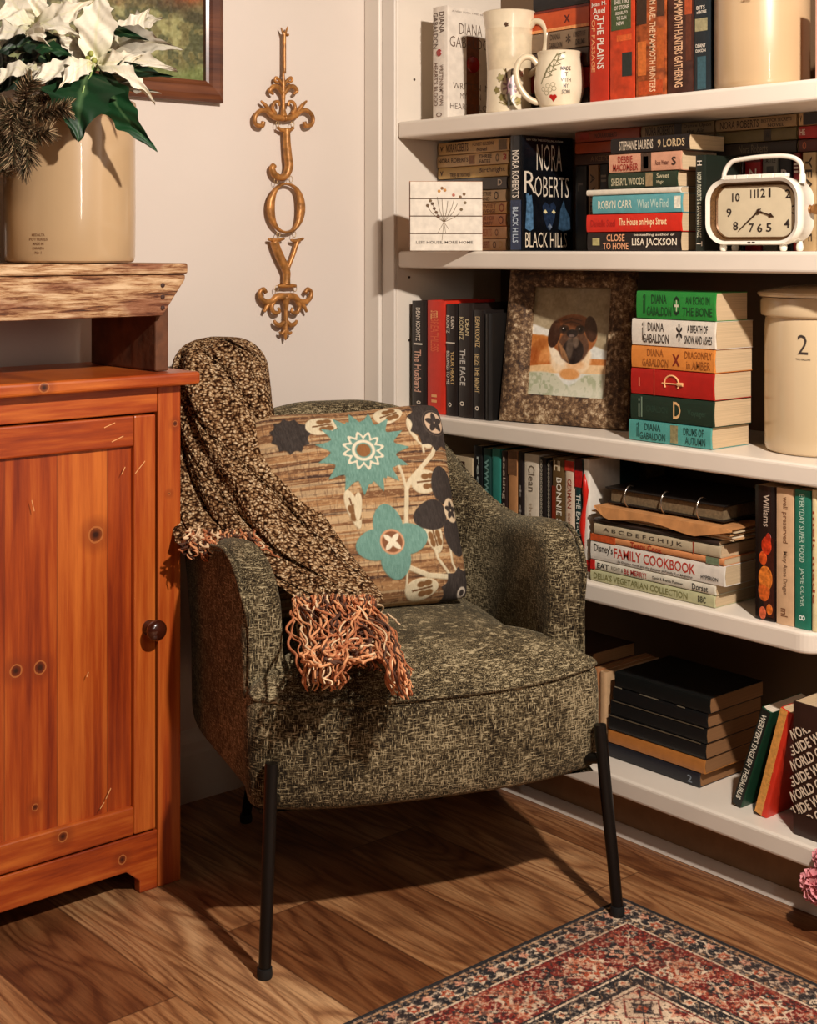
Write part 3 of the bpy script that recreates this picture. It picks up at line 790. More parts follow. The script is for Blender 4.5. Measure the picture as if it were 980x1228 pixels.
def loft(name, rows, seed, nsec=110, sub=9, fold=.017, nf=5):
    """rows: (xl,yl,xr,yr,f centre, half depth); closed soft tube"""
    R = []
    def cr(k):
        P = [Vector((r[k*3], r[k*3+1], r[k*3+2])) for r in rows]
        return catmull(P, sub)
    A = cr(0); B = cr(1)
    n = len(A); Pn = np.zeros((n, nsec, 3))
    fw = Vector((S_, C_, 0))
    for i in range(n):
        l = at_f(A[i].x, A[i].y, A[i].z); r = at_f(B[i].x, B[i].y, A[i].z)
        hd = B[i].z
        c = (l+r)/2; ax = (r-l)/2
        for k in range(nsec):
            a = 2*math.pi*k/nsec; ca, sa = math.cos(a), math.sin(a)
            e = .8
            cc = math.copysign(abs(ca)**e, ca); ss = math.copysign(abs(sa)**e, sa)
            fo = fold*(math.sin(a*nf+seed+i*.045)*.6+math.sin(a*(nf*1.7)+seed*2+i*.10)*.4)*(0.5+0.5*abs(sa))
            lump = (float(vn(i*.09+seed, k*.12 if k < nsec/2 else (nsec-k)*.12+3, 1, seed, 2))-.5)*.035
            env = min(1, i/14, 1)
            cre = -.020*max(0, 1-abs((a/math.pi*3.1+i*.035+seed) % 1.0-.5)/.10)*env*(1 if ss > 0 else 0)
            kn_ = .0022*math.sin(i*2.3+k*.9)*math.sin(k*1.9)
            p = c+ax*cc*(1+fo*env*.5/max(ax.length,.02))-fw*(hd*ss+((fo+lump)*env*(1 if ss > 0 else .2)+cre)*abs(sa)+kn_)
            Pn[i, k] = p
    # sections run along i; wrap in k
    Q = np.transpose(Pn, (1, 0, 2))
    caps0 = Pn[0].mean(0); caps1 = Pn[-1].mean(0)
    ext0 = np.stack([Q[:,0,:]*(1-t)+caps0*t for t in (1.0,.5)], 1); ext1 = np.stack([Q[:,-1,:]*(1-t)+caps1*t for t in (.5,1.0)], 1)
    Q = np.concatenate([ext0, Q, ext1], 1)
    o = grid_obj(name, Q, None, M_KNIT, throw, wrap=True)
    bm = bmesh.new(); bm.from_mesh(o.data); bmesh.ops.remove_doubles(bm, verts=bm.verts, dist=1e-5); bmesh.ops.recalc_face_normals(bm, faces=bm.faces); bm.to_mesh(o.data); bm.free()
    return o
main_rows = [ # xl, yl, f centre | xr, yr, half depth
 (252,404,2.79, 268,404,.012),
 (234,408,2.785, 288,406,.034),
 (219,417,2.775, 306,416,.052),
 (209,434,2.76, 319,434,.066),
 (208,460,2.74, 325,464,.074),
 (213,494,2.71, 331,500,.074),
 (222,532,2.68, 346,544,.070),
 (234,570,2.64, 374,588,.064),
 (254,612,2.585, 398,632,.058),
 (284,650,2.52, 424,670,.050),
 (316,684,2.46, 446,698,.044),
 (350,710,2.405, 458,716,.034),
 (358,724,2.385, 448,726,.016)]
loft('throw_body', main_rows, 3)
tail_rows = [
 (214,448,2.80, 256,448,.03),
 (204,480,2.77, 262,485,.055),
 (200,530,2.70, 270,540,.06),
 (202,585,2.64, 284,596,.055),
 (208,622,2.575, 300,634,.042),
 (212,648,2.52, 312,656,.022)]
loft('throw_tail', tail_rows, 8, nf=4)
# fringe: twisted yarn strands
def seat_z(p):
    q = CINV @ p
    if abs(q.x) < .236 and .0 < q.y < .55: return .472
    if abs(q.x) <= .30 and .0 < q.y <= .12: return .440
    return -1
def strands(name, items, seed, rad=(.0013,.0023)):
    rs = np.random.RandomState(seed); mats = [mat('yarn_rust', (176,106,66), .9), mat('yarn_tan', (216,152,104), .9), mat('yarn_dark', (84,52,36), .9), mat('yarn_cream', (222,190,150), .9)]
    V = []; Fc = []; mi = []
    for pts, wig in items:
        P = [Vector(p) for p in pts]; C = catmull(P, 12); L_ = len(C)
        ph = rs.rand(4)*6; fr = 1.1+rs.rand()*1.3
        W3 = []
        for i, c in enumerate(C):
            t = i/(L_-1); am = wig*min(1, t*3)
            dx = math.sin(i*.33*fr+ph[0])*am+math.sin(i*.83+ph[1])*am*.35
            dy = math.cos(i*.30*fr+ph[2])*am*.6
            p = at_f(c.x+dx, c.y+dy, c.z+math.sin(i*.4+ph[3])*.006)
            W3.append(p)
        r = rad[0]+rs.rand()*(rad[1]-rad[0]); k0 = len(V)//1
        mb = MB(); mb.tube(W3, [r*(1 if i < L_-3 else .8) for i in range(L_)], 5)
        base = len(V); V += mb.v; Fc += [tuple(base+a for a in f) for f in mb.f]
        ci = rs.choice(4, p=[.26,.25,.31,.18]); mi += [ci]*len(mb.f)
    return link_mesh(name, V, Fc, None, throw, True, mats, mi)
rs = np.random.RandomState(5); it = []
def seatf(px, py, h):  # depth where the pixel ray meets height h
    return (CH-h)*F/(py-HZ)
for k in range(230):
    s = rs.rand(); x0 = 350+100*s; y0 = 712+rs.rand()*10
    grp = rs.rand()
    if grp < .45: ex = 362+34*rs.rand()+20*s; ey = 800+28*rs.rand()
    elif grp < .72: ex = 400+60*rs.rand(); ey = 770+35*rs.rand()
    else: ex = 468+28*rs.rand(); ey = 800+38*rs.rand()**.7; x0 = 395+55*rs.rand()
    lay = rs.rand()*.035
    f0 = 2.372-lay*.4
    xm = x0*.45+ex*.55+rs.randn()*8; ym = (y0+ey)/2-6+rs.randn()*5
    if grp > .72: xm = x0+ (ex-x0)*.62; ym = y0+(ey-y0)*.38
    fe = seatf(ex, ey, .452+lay*.7) if ey < 822 else seatf(ex, ey, .440)-.006
    fm_ = seatf(xm, ym, .474+lay)
    fq = seatf((xm+ex)/2, (ym+ey)/2, .468+lay)
    it.append(([(x0,y0,f0),(x0*.8+xm*.2,y0*.6+ym*.4,min(f0-.01, seatf(0,y0*.6+ym*.4,.482+lay))),(xm,ym,fm_),((xm+ex)/2,(ym+ey)/2,fq),(ex,ey,fe)], 2.6))
# horizontal curled loops, a tangled mop
for k in range(46):
    cx = 385+75*rs.rand(); cy = 735+50*rs.rand(); r = 8+14*rs.rand(); a0 = rs.rand()*6
    pts = []
    for j in range(7):
        a = a0+j*.75; px = cx+r*1.2*math.cos(a); py = cy+r*.7*math.sin(a)+j*2; pts.append((px, py, seatf(px, py, .490+.02*rs.rand())))
    it.append((pts, 2.5))
strands('fringe', it, 2)
it = []
for k in range(90):
    x0 = 224+84*rs.rand(); y0 = 640+12*rs.rand()+(x0-214)*.03
    ex = x0+rs.randn()*10+4; ey = y0+8+rs.rand()*13
    it.append(([(x0,y0-8,2.50-.012*rs.rand()),((x0+ex)/2,(y0+ey)/2-3,2.475-.012*rs.rand()),(ex,ey,2.47-.01*rs.rand())], 3))
strands('fringe', it, 4)
# ================================================================ BOOKS
def bmat(c, gloss=.42, var=.10): return mat('book_cover', c, gloss, var=var, vs_=55)
PAGE = {'cream': (214,186,146), 'white': (226,212,190), 'old': (176,130,84), 'brown': (150,104,62)}
def m_pages(key):
    nm = 'page_edges_'+key
    if nm in MATS: return MATS[nm]
    m, nt, b = nmat(nm); N = nt.nodes; L = nt.links
    tc = N.new('ShaderNodeTexCoord'); no = N.new('ShaderNodeTexNoise'); no.inputs['Scale'].default_value = 1; no.inputs['Detail'].default_value = 2
    L.new(mapping(N, L, tc.outputs['Object'], (4, 1400, 4)), no.inputs['Vector'])
    c = PAGE[key]; r = ramp(N, [(.3, tuple(int(v*.80) for v in c)), (.7, c)]); L.new(no.outputs[0], r.inputs[0])
    L.new(r.outputs[0], b.inputs['Base Color']); b.inputs['Roughness'].default_value = .9
    MATS[nm] = m; return m
NB = [0]
def book(label, L_, W, T, col, loc, lie=False, tilt=0.0, yaw=0.0, hard=False, page='cream', texts=(), panels=(), group=None, gloss=.42, var=.10, ctexts=(), cpanels=(), cat='book', marks=None):
    """standing: spine on the -x side, thickness along y (centred), height along z. lie: rotated flat, spine still on -x"""
    t = thing('book', label, cat, loc, 0, group)
    R = Matrix.Identity(4)
    if lie: R = Matrix.Rotation(-math.pi/2, 4, 'X')
    R = Matrix.Rotation(yaw, 4, 'Z') @ Matrix.Rotation(tilt, 4, 'X') @ R
    t.rotation_euler = R.to_euler()
    bt = .0026 if hard else .0010
    ov = .003 if hard else .0006
    mb = MB()
    sp = .0032 if hard else .0014
    # one continuous wrap: board, curved spine, board
    hy = T/2
    prof = [(W, hy), (.004, hy), (0, hy-.001)]
    for k in range(1, 6):
        a = k/6; prof.append((-sp*math.sin(math.pi*a)**.6, hy-.001-(T-.002)*a))
    prof += [(0, -hy+.001), (.004, -hy), (W, -hy)]
    inner = [(W, -hy+bt), (.005, -hy+bt), (bt+.001, 0), (.005, hy-bt), (W, hy-bt)]
    poly = prof+inner
    nP = len(poly)
    # build as quads strips between outer and inner so that it stays a thin wrap
    z0, z1 = (0, L_)
    vs = [(x, y, z0) for x, y in poly]+[(x, y, z1) for x, y in poly]
    fs = [(i, (i+1) % nP, (i+1) % nP+nP, i+nP) for i in range(nP)]
    fs += [tuple(range(nP-1, -1, -1)), tuple(range(nP, 2*nP))]
    mb.add(vs, fs)
    cv = mb.build('cover', bmat(col, gloss, var), t)
    pg = MB().box(.0045, W-ov, -hy+bt+.0002, hy-bt-.0002, ov, L_-ov)
    pg.build('page_block', m_pages(page), t)
    bycol = {}
    for (s, a0, a1, b0, b1, c, *ex) in texts:
        mbt = bycol.setdefault(c, MB())
        x = -sp-.0004
        if ex and ex[0] == 'up':   # upright letters across a standing spine (dir -y, up z)
            put_text(mbt, s, (x, hy-T*b0, L_*(1-a1)), (0,-1,0), (0,0,1), T*(b1-b0), L_*(a1-a0), .01)
        else:
            put_text(mbt, s, (x, hy-T*b0, L_*(1-a0)), (0,0,-1), (0,-1,0), L_*(a1-a0), T*(b1-b0), .012)
    for c, mbt in bycol.items():
        mbt.build('title_lettering', mat('lettering', c, .5, var=.02), cv)
    bp = {}
    for (a0, a1, b0, b1, c) in panels:
        bp.setdefault(c, MB()).box(-sp-.0002, -sp+.0004, hy-T*b1, hy-T*b0, L_*(1-a1), L_*(1-a0))
    for c, q in bp.items(): q.build('spine_panel', mat('spine_print', c, gloss, var=.22, vs_=160), cv)
    # front cover: the -y side
    bycol = {}
    for (s, x0, x1, zz0, zz1, c) in ctexts:
        put_text(bycol.setdefault(c, MB()), s, (x0*W, -hy-.0004, zz0*L_), (1,0,0), (0,0,1), (x1-x0)*W, (zz1-zz0)*L_, -.008)
    for c, q in bycol.items(): q.build('cover_lettering', mat('lettering', c, .5, var=.02), cv)
    for (x0, x1, zz0, zz1, c) in cpanels:
        MB().box(x0*W, x1*W, -hy-.0002, -hy+.0004, zz0*L_, zz1*L_).build('cover_print', mat('cover_print', c, gloss, var=.3, vs_=90), cv)
    NB[0] += 1
    return t
def stand(label, x0, x1, ytop, z, X, col, W=.15, gap=.0006, **k):
    a = at_X(x0, 300, X); b = at_X(x1, 300, X)
    T = a.y-b.y-gap; xm = (x0+x1)/2
    f = dep(X=X, px=xm); H = CH+(HZ-ytop)/F*f-z
    return book(label, H, W, T, col, (X, (a.y+b.y)/2, z+.0003), **k)
def pile(X, z, rows, W=.15, group=None, yaws=None):
    """rows bottom -> top: (label, x0, x1, thickness, colour, kwargs)"""
    out = []
    for i, (label, x0, x1, T, col, k) in enumerate(rows):
        k = dict(k); Xi = k.pop('X', X); Wi = k.pop('W', W)
        a = at_X(x0, 300, Xi); b = at_X(x1, 300, Xi); Ln = a.y-b.y
        # lying: local z -> +y ; so the book's foot (z=0) sits at b.y
        yw = (yaws[i] if yaws else 0)
        out.append(book(label, Ln, Wi, T-.0004, col, (Xi, b.y, z+T/2), lie=True, yaw=yw, group=group, **k))
        z += T
    return z
BLACK = (24,20,18); WH = (226,214,196); GO = (196,150,84)
zt = SZ[0]+.0003
# ---------------- top shelf
b = stand('thick white hardcover with a red seal, beside the tall mug on the top shelf', 519, 537, 8, zt, 2.085, (222,210,194), W=.155, hard=True, page='white',
  texts=[('DIANA', .05,.24,.50,.86,(92,70,56)),('GABALDON', .05,.37,.10,.42,(92,70,56)),("WRITTEN IN MY OWN", .52,.88,.52,.78,(110,80,60)),("HEART'S BLOOD", .50,.88,.16,.42,(110,80,60)),('O',.94,.98,.3,.7,(110,80,60))],
  ctexts=[('DIANA', .22,.66,.76,.86,(92,70,56)),('GABALDON', .04,.92,.64,.735,(92,70,56)),('WRITTEN IN', .10,.80,.27,.325,(92,70,56)),('MY OWN',.24,.64,.185,.24,(92,70,56)),("HEART'S BLOOD", .05,.95,.09,.145,(92,70,56)),('A NEW YORK TIMES BESTSELLER',.08,.92,.95,.965,(92,70,56))],
  cpanels=[(.36,.60,.04,.75,(120,66,36))])
def disc(parent, name, loc, r, nrm, c, th=.0012, gloss=.25):
    Rm = Vector((0,0,1)).rotation_difference(Vector(nrm)).to_matrix().to_4x4()
    MB().lathe([(r,0),(r*.9,th),(r*.3,th*1.3),(0,th*1.3)], 28, Matrix.Translation(loc) @ Rm, True).build(name, mat('seal_red', c, gloss, coat=.5), parent, smooth=False)
disc(b, 'red_seal', (-.0036, 0, .144), .008, (-1,0,0), (150,26,20))
disc(b, 'red_seal', (.073, -.0262, .122), .019, (0,-1,0), (140,22,18), .003)
# lying stack behind the mugs
G = 'novels lying flat behind the mugs on the top shelf'
z = pile(2.13, zt, [
 ('dark novel at the bottom of the flat stack behind the round mug', 634, 706, .040, (36,26,22), {}),
 ('crimson novel second from the bottom behind the round mug', 634, 706, .042, (128,30,20), {}),
 ('dark brown novel just below the grey one behind the round mug', 634, 706, .0395, (58,36,26), {}),
 ('grey brown novel lying flat right above the small round mug', 634, 706, .040, (128,104,80), {'texts': [('DIANA', .38,.55,.55,.85,(60,42,30)),('GABALDON', .36,.58,.12,.42,(60,42,30)),('*', .64,.72,.25,.75,(60,42,30)),('A BREATH OF',.76,.96,.55,.82,(60,42,30)),('DRUMS',.80,.95,.14,.42,(60,42,30))]}),
 ('orange spined novel lying flat above the grey one, top shelf', 634, 707, .045, (192,76,32), {'texts': [('x', .60,.70,.3,.65,(90,24,16))], 'panels': [(0,1,0,.14,(226,150,90)),(0,1,.9,1,(110,30,20))]}),
 ('black novel on top of the orange spined novel', 640, 706, .035, (24,24,26), {})], W=.17, group=None)
stand('red book titled The Plains with cream lettering', 707.5, 730, -20, zt, 2.085, (178,44,22), W=.15, texts=[('THE PLAINS', .28,.72,.42,.80,WH),('OF PASSAGE', .30,.74,.12,.32,(222,150,100)),('Jean M.', .155,.20,.1,.92,WH,'up'),('Auel', .205,.255,.2,.85,WH,'up'),('o',.262,.30,.25,.5,WH,'up')])
b = stand('orange book with a green panel next to the red one', 731.5, 761, -22, zt, 2.085, (186,58,24), W=.16, var=.3, panels=[(0,.405,.08,.88,(62,76,44)),(.60,.80,.52,.92,(36,44,40)),(.45,.5,.3,.9,(204,90,40))],
   texts=[('SHELTERS',.15,.185,.2,.8,WH,'up'),('OF STONE',.20,.235,.2,.8,WH,'up'),('SEQUEL TO',.25,.28,.25,.75,WH,'up'),('THE CLAN',.29,.32,.3,.7,WH,'up'),('NEW',.335,.365,.3,.6,WH,'up')])
stand('mottled orange and black book in the middle of the top shelf', 762.5, 799, -20, zt, 2.085, (150,72,34), W=.16, var=.65, texts=[('JEAN M AUEL THE MAMMOTH HUNTERS', .02,.95,.42,.68,(232,190,150))], panels=[(0,.35,.05,.38,(52,36,26)),(0,.30,.72,.95,(70,44,30)),(.5,.8,.08,.36,(196,104,46)),(.4,.75,.72,.95,(176,86,36)),(.85,.97,.1,.9,(176,70,30))], gloss=.3)
stand('dark maroon book with pale slanted lettering beside the mottled one', 800.5, 831.5, -18, zt, 2.085, (62,32,24), W=.13, var=.5, texts=[('THE MAMMOTH HUNTERS GATHERING', .02,.93,.30,.62,(224,176,136))], panels=[(0,.28,.70,.97,(168,72,36)),(.28,.7,.74,.95,(90,44,28))], gloss=.3)
stand('black and teal book right beside the tan crock', 832.5, 851, -16, zt, 2.085, (26,34,38), W=.07, texts=[('BITS',.18,.215,.2,.75,WH,'up'),('of BONE',.225,.255,.2,.85,WH,'up'),('DEANT',.54,.575,.15,.8,WH,'up'),('DIXON',.59,.62,.15,.8,WH,'up')], panels=[(.30,.42,.1,.9,(150,140,104)),(.66,.97,.25,.8,(52,84,92))])
stand('pale pink book past the tan crock at the right edge', 977.5, 1003, -10, zt, 2.085, (214,160,140), W=.16)

# ---------------- second shelf
zt = SZ[1]+.0003
nr = (70,44,26)
TAN = (196,160,112)
rows = [
 ('cream paperback at the very bottom of the stack beside the flower sign', 524.2, 607, .0265, (204,160,116), {'texts': [('NORA ROBERTS', .58,.78,.2,.8,(150,84,50)),('o',.82,.87,.2,.8,(120,84,60)),('D',.91,.96,.25,.8,GO)]}),
 ('pale orange paperback second from the bottom of the flower sign stack', 524.5, 608, .0265, (212,160,112), {'texts': [('ROBERTS', .60,.80,.2,.8,(196,120,80)),('o',.84,.89,.2,.8,(150,100,70))]}),
 ('peach paperback third from the bottom of the flower sign stack', 524.2, 607, .0265, (206,138,86), {'texts': [('THE HEIR',.65,.84,.5,.85,(150,74,40)),('CHARITY',.66,.82,.1,.4,(120,60,34)),('O',.90,.97,.15,.85,(112,28,18))]}),
 ('golden tan paperback fourth from the bottom of the flower sign stack', 524.5, 608, .0265, (212,160,92), {'texts': [('SWEET',.64,.86,.5,.85,(150,84,40)),('REVENGE',.65,.85,.1,.4,(120,60,34)),('O',.90,.97,.15,.85,(160,64,30))]}),
 ('cream paperback directly under the grey one in the flower sign stack', 524.2, 607, .0265, (214,184,140), {'texts': [('THE TRUE',.62,.80,.5,.85,(110,80,50)),('LAND',.64,.78,.1,.4,(110,80,50)),('O',.84,.90,.15,.85,(60,44,34))]}),
 ('grey paperback level with the top of the flower sign', 525, 608, .0275, (84,80,78), {'texts': [('D',.88,.94,.3,.8,WH)]}),
 ('yellow tan paperback third from the top of the flower sign stack', 526, 609, .0265, (200,162,96), {'texts': [('TRUE BETRAYALS',.18,.48,.12,.48,nr),('Birthright',.60,.97,.30,.80,nr),('v',.03,.08,.3,.7,nr)]}),
 ('cream paperback second from the top of the flower sign stack', 525, 610, .0275, (206,170,122), {'texts': [('NORA ROBERTS',.02,.45,.35,.72,nr),('THREE',.60,.78,.55,.85,nr),('FATES',.61,.76,.15,.45,nr),('3',.93,.98,.3,.8,(176,40,30)),('o',.83,.88,.2,.85,(130,104,74))], 'panels': [(.46,.54,.15,.85,(140,92,48))]}),
 ('tan paperback on the very top of the flower sign stack', 526, 611, .0285, (200,160,104), {'texts': [('NORA',.12,.24,.2,.85,nr),('ROBERTS',.25,.44,.2,.85,nr),('HONEST ILLUSIONS',.50,.80,.55,.82,nr),('Novel',.56,.70,.12,.42,nr),('v',.03,.08,.3,.7,nr)], 'panels': [(.86,.97,.1,.9,(104,80,44))]})]
for r_ in rows: r_[5].setdefault('panels', [])
pile(2.165, zt, rows, W=.13)
b = stand('large dark blue wolf and waterfall novel titled Black Hills, front cover showing', 612, 626.5, 162.5, zt, 2.075, (12,14,18), W=.150, hard=False, page='cream', gloss=.16, var=.3,
  texts=[('NORA ROBERTS', .13,.54,.2,.78,WH),('BLACK HILLS', .62,.93,.24,.70,(190,206,220))],
  panels=[(.56,.99,.06,.94,(26,44,74))],
  ctexts=[('NORA', .28,.78,.70,.93,(204,190,170)),('R', .04,.26,.50,.69,(204,190,170)),('OBERTS', .24,.92,.47,.65,(204,190,170)),('BLACK HILLS', .06,.88,.03,.16,(214,196,170)),('NEW YORK TIMES BESTSELLING AUTHOR',.08,.80,.955,.972,(210,196,176))])
def blob(parent, name, pts, y, c, gl=.2):
    MB().prism(pts, 'y', y, y+.0005).build(name, mat('cover_art', c, gl, var=.45, vs_=120), parent)
hB = -(at_X(612,300,2.075).y-at_X(626.5,300,2.075).y)/2-.0009
blob(b, 'waterfall_art', [(.008,.045),(.012,.100),(.010,.115),(.016,.118),(.020,.112),(.026,.114),(.030,.09),(.031,.045),(.022,.040)], hB, (72,104,132))
blob(b, 'waterfall_art', [(.105,.045),(.112,.085),(.122,.105),(.126,.09),(.140,.07),(.142,.045),(.120,.040)], hB, (44,66,86))
blob(b, 'wolf_face_art', [(.058,.092),(.066,.100),(.078,.094),(.090,.101),(.098,.092),(.094,.066),(.084,.046),(.078,.041),(.071,.048),(.062,.068)], hB, (30,42,62))
for ex, s in ((.066,1),(.091,-1)):
    blob(b, 'wolf_eye_art', [(ex-.006,.080),(ex,.085),(ex+.006,.079),(ex,.076)], hB-.0006, (214,200,150))
blob(b, 'wolf_muzzle_art', [(.073,.050),(.080,.056),(.086,.049),(.080,.043)], hB-.0006, (96,106,120))

# standing row at the back of the shelf with three layers lying on it
XB = 2.205
TOPZ = zt+.176
G2 = None
def bk(label, x0, x1, col, texts=(), panels=(), top=None, X=XB):
    a = at_X(x0, 300, X); bb = at_X(x1, 300, X); T = a.y-bb.y-.0006
    return book(label, top or .1755, .105, T, col, (X, (a.y+bb.y)/2, zt), texts=texts, panels=panels, page='cream')
bk('black paperback standing just past the big dark blue novel', 690, 704, (22,18,18), [('L',.2,.3,.3,.7,(90,80,70))])
bk('tan paperback standing in shadow left of the flat front stack', 705.5, 718, (132,100,66), [('A WILL OF',.10,.86,.25,.72,(52,36,24))])
bk('black paperback standing between the tan one and the flat stack', 719.5, 730, (30,24,22), [('II',.12,.2,.2,.8,(120,110,96)),('BAN',.8,.9,.2,.8,(90,80,60))])
for i, (x0, x1, c) in enumerate(((732,756,(46,34,28)),(757,782,(60,40,30)),(783,808,(40,34,32)),(809,831,(52,30,24)))):
    bk('dark paperback standing hidden behind the flat front stack, %s' % ('leftmost of that hidden row','second of that hidden row','third of that hidden row','rightmost of that hidden row')[i], x0, x1, c)
bk('pale tan paperback nearest the dark spine behind the clock', 847, 860, (192,160,118), [('GH',.05,.14,.2,.8,nr)], [(.25,.45,.6,.9,(96,104,60)),(.62,.66,.1,.9,(96,60,34))])
bk('sand paperback, second of the pale ones behind the clock handle', 861.5, 874, (186,146,98), [('TH',.05,.14,.2,.8,nr)])
bk('sand paperback, third of the pale ones behind the clock handle', 875.5, 887, (176,136,92), [('VH',.05,.14,.2,.8,nr)])
bk('thin dark paperback left of the crimson one behind the clock', 888, 892, (46,30,24))
bk('crimson paperback behind the clock buttons', 893.5, 913, (150,24,22), [('N',.14,.24,.3,.75,WH,'up'),('ROBERTS',.3,.8,.3,.7,WH)], [(0,.07,0,1,(96,18,18))])
bk('grey paperback right of the crimson one behind the clock', 914.5, 933, (112,108,96), [('CASTLE',.03,.09,.1,.9,(40,34,30),'up')], [(.12,.2,.3,.75,(60,56,52))])
bk('black paperback right of the grey one behind the clock', 934.5, 950, (22,20,22), [('R',.16,.30,.2,.8,(190,180,170),'up')])
bk('dark red paperback beside the right end of the clock handle', 951, 960, (98,24,20), [('ill',.1,.2,.2,.8,WH)])
bk('light tan paperback beyond the clock at the right edge', 962.5, 979, (178,148,106), [('YEARS OF',.04,.9,.25,.75,(60,44,30))])
bk('brown paperback cut by the right edge behind the clock', 980, 996, (120,84,54))
def flat(label, x0, x1, i, col, texts=(), panels=(), X=XB+.001):
    hh = .0235
    a = at_X(x0, 300, X); bb = at_X(x1, 300, X)
    return book(label, a.y-bb.y-.002, .105, hh-.0005, col, (X, bb.y+.001, TOPZ+.0003+hh/2+i*hh), lie=True, texts=texts, panels=panels)
D1 = (60,40,28)
flat('dark brown paperback, lowest of the flat trio right of the blue novel', 690, 768, 0, (70,43,31), [('A KEEPER',.25,.58,.3,.75,(130,96,66))])
flat('rust and black paperback, middle of the flat trio right of the blue novel', 690, 768, 1, (163,70,34), [('ROBERTS',.68,.92,.3,.75,(170,110,60))], [(.58,.97,.08,.92,(56,26,20))])
flat('rust red paperback, top of the flat trio right of the blue novel', 690, 768, 2, (148,63,36), [('NORA ROBERTS',.32,.66,.3,.7,D1)], [(.08,.22,.2,.8,(150,40,24))])
flat('dark paperback, lowest of the flat trio left of the clock trio, second shelf', 769.5, 857, 0, (70,58,48), [('ROBERTS',.4,.7,.3,.75,(96,80,62))])
flat('grey tan paperback, middle of the flat trio above the front stack', 769.5, 857, 1, (120,100,72), [('NORA ROBERTS',.10,.45,.15,.85,D1),('RIVERS END',.55,.92,.35,.7,D1)])
flat('tan paperback, top of the flat trio above the front stack', 769.5, 857, 2, (144,116,78), [('NORA ROBERTS',.06,.45,.12,.88,D1),('Dance Upon',.60,.97,.5,.85,D1),('the Air',.64,.88,.1,.42,D1)], [(.47,.57,.05,.95,(62,44,32))])
flat('black paperback, lowest of the flat trio above the clock', 858.5, 956, 0, (36,28,24), [('Nora Roberts',.30,.66,.15,.85,(96,84,66))])
flat('olive paperback, middle of the flat trio above the clock', 858.5, 956, 1, (104,90,56), [('A',.63,.68,.25,.75,(30,24,20))], [(.61,.70,.05,.95,(52,38,26))])
flat('tan paperback, top of the flat trio above the clock', 858.5, 956, 2, (158,128,88), [('NORA ROBERTS',.06,.55,.18,.80,D1),('BEST FOR SECRETS',.58,.95,.5,.78,D1),('NOVEL',.66,.86,.12,.38,D1)])
flat('dark maroon paperback, lowest of the flat trio at the right edge', 958, 1040, 0, (80,34,26), [('o',.06,.12,.2,.8,(170,90,50))])
flat('crimson paperback, middle of the flat trio at the right edge', 958, 1040, 1, (163,34,31), [('HE',.02,.1,.3,.75,WH)])
flat('tan paperback, top of the flat trio at the right edge', 958, 1040, 2, (195,158,109), [('v',.02,.05,.3,.8,D1)], [(.07,.3,.05,.95,(40,34,34))])
# front stack
pile(2.095, zt, [
 ('black paperback Close to Home at the bottom of its stack', 705, 816, .036, (30,22,20), {'texts': [('CLOSE',.22,.42,.52,.90,(232,164,120)),('TO HOME',.18,.46,.08,.44,(232,164,120)),('LISA JACKSON',.50,.97,.18,.66,(238,224,200)),('bestselling author of',.52,.95,.76,.92,(238,224,200))],'panels':[(.06,.14,.3,.7,(176,164,110))]}),
 ('bright red paperback The House on Hope Street', 704, 817, .035, (206,40,22), {'texts': [('The House on Hope Street',.36,.86,.24,.76,(250,220,170)),('Danielle Steel',.05,.32,.3,.7,(166,24,16))]}),
 ('light blue paperback above the red one', 711, 818, .036, (92,158,162), {'texts': [('ROBYN CARR',.07,.46,.28,.72,(224,224,200)),('What We Find',.52,.86,.28,.72,(190,214,200))], 'panels':[(.92,.99,.2,.85,(226,220,200))]}),
 ('thin white booklet on the light blue paperback', 704, 816, .012, (220,210,190), {'W': .13}),
 ('dark green paperback above the white booklet', 730, 812, .030, (36,52,36), {'texts': [('SHERRYL WOODS',.05,.54,.18,.66,(196,186,150)),('Sweet',.72,.90,.55,.85,(196,186,150)),('Magic',.72,.82,.15,.42,(196,186,150))], 'panels':[(.56,.66,.08,.92,(150,126,90))]}),
 ('pink paperback near the top of the front stack', 731, 817, .036, (204,148,118), {'texts': [('DEBBIE',.13,.34,.52,.88,(150,44,30)),('MACOMBER',.06,.42,.1,.46,(150,44,30)),('Rose Water',.66,.84,.3,.55,(96,50,36)),('s',.88,.94,.25,.7,(60,40,30))],'panels':[(.46,.60,.02,.98,(70,52,40)),(.49,.56,.15,.8,(190,160,130))]}),
 ('black paperback on top of the front stack beside the tall dark spine', 733, 826, .030, (26,22,22), {'texts': [('STEPHANIE LAURENS',.12,.56,.2,.8,(206,190,166)),('9 LORDS',.62,.96,.25,.75,(196,170,130))]})],
 W=.107)
stand('tall narrow dark green novel between the front stack and the clock', 834, 845.5, 186, zt, 2.095, (24,32,24), W=.105, texts=[('NORA ROBERTS & SAVANNAH PAGE',.18,.86,.24,.70,(206,204,180)),('H',.06,.11,.25,.75,WH),('T',.90,.95,.2,.8,WH)])

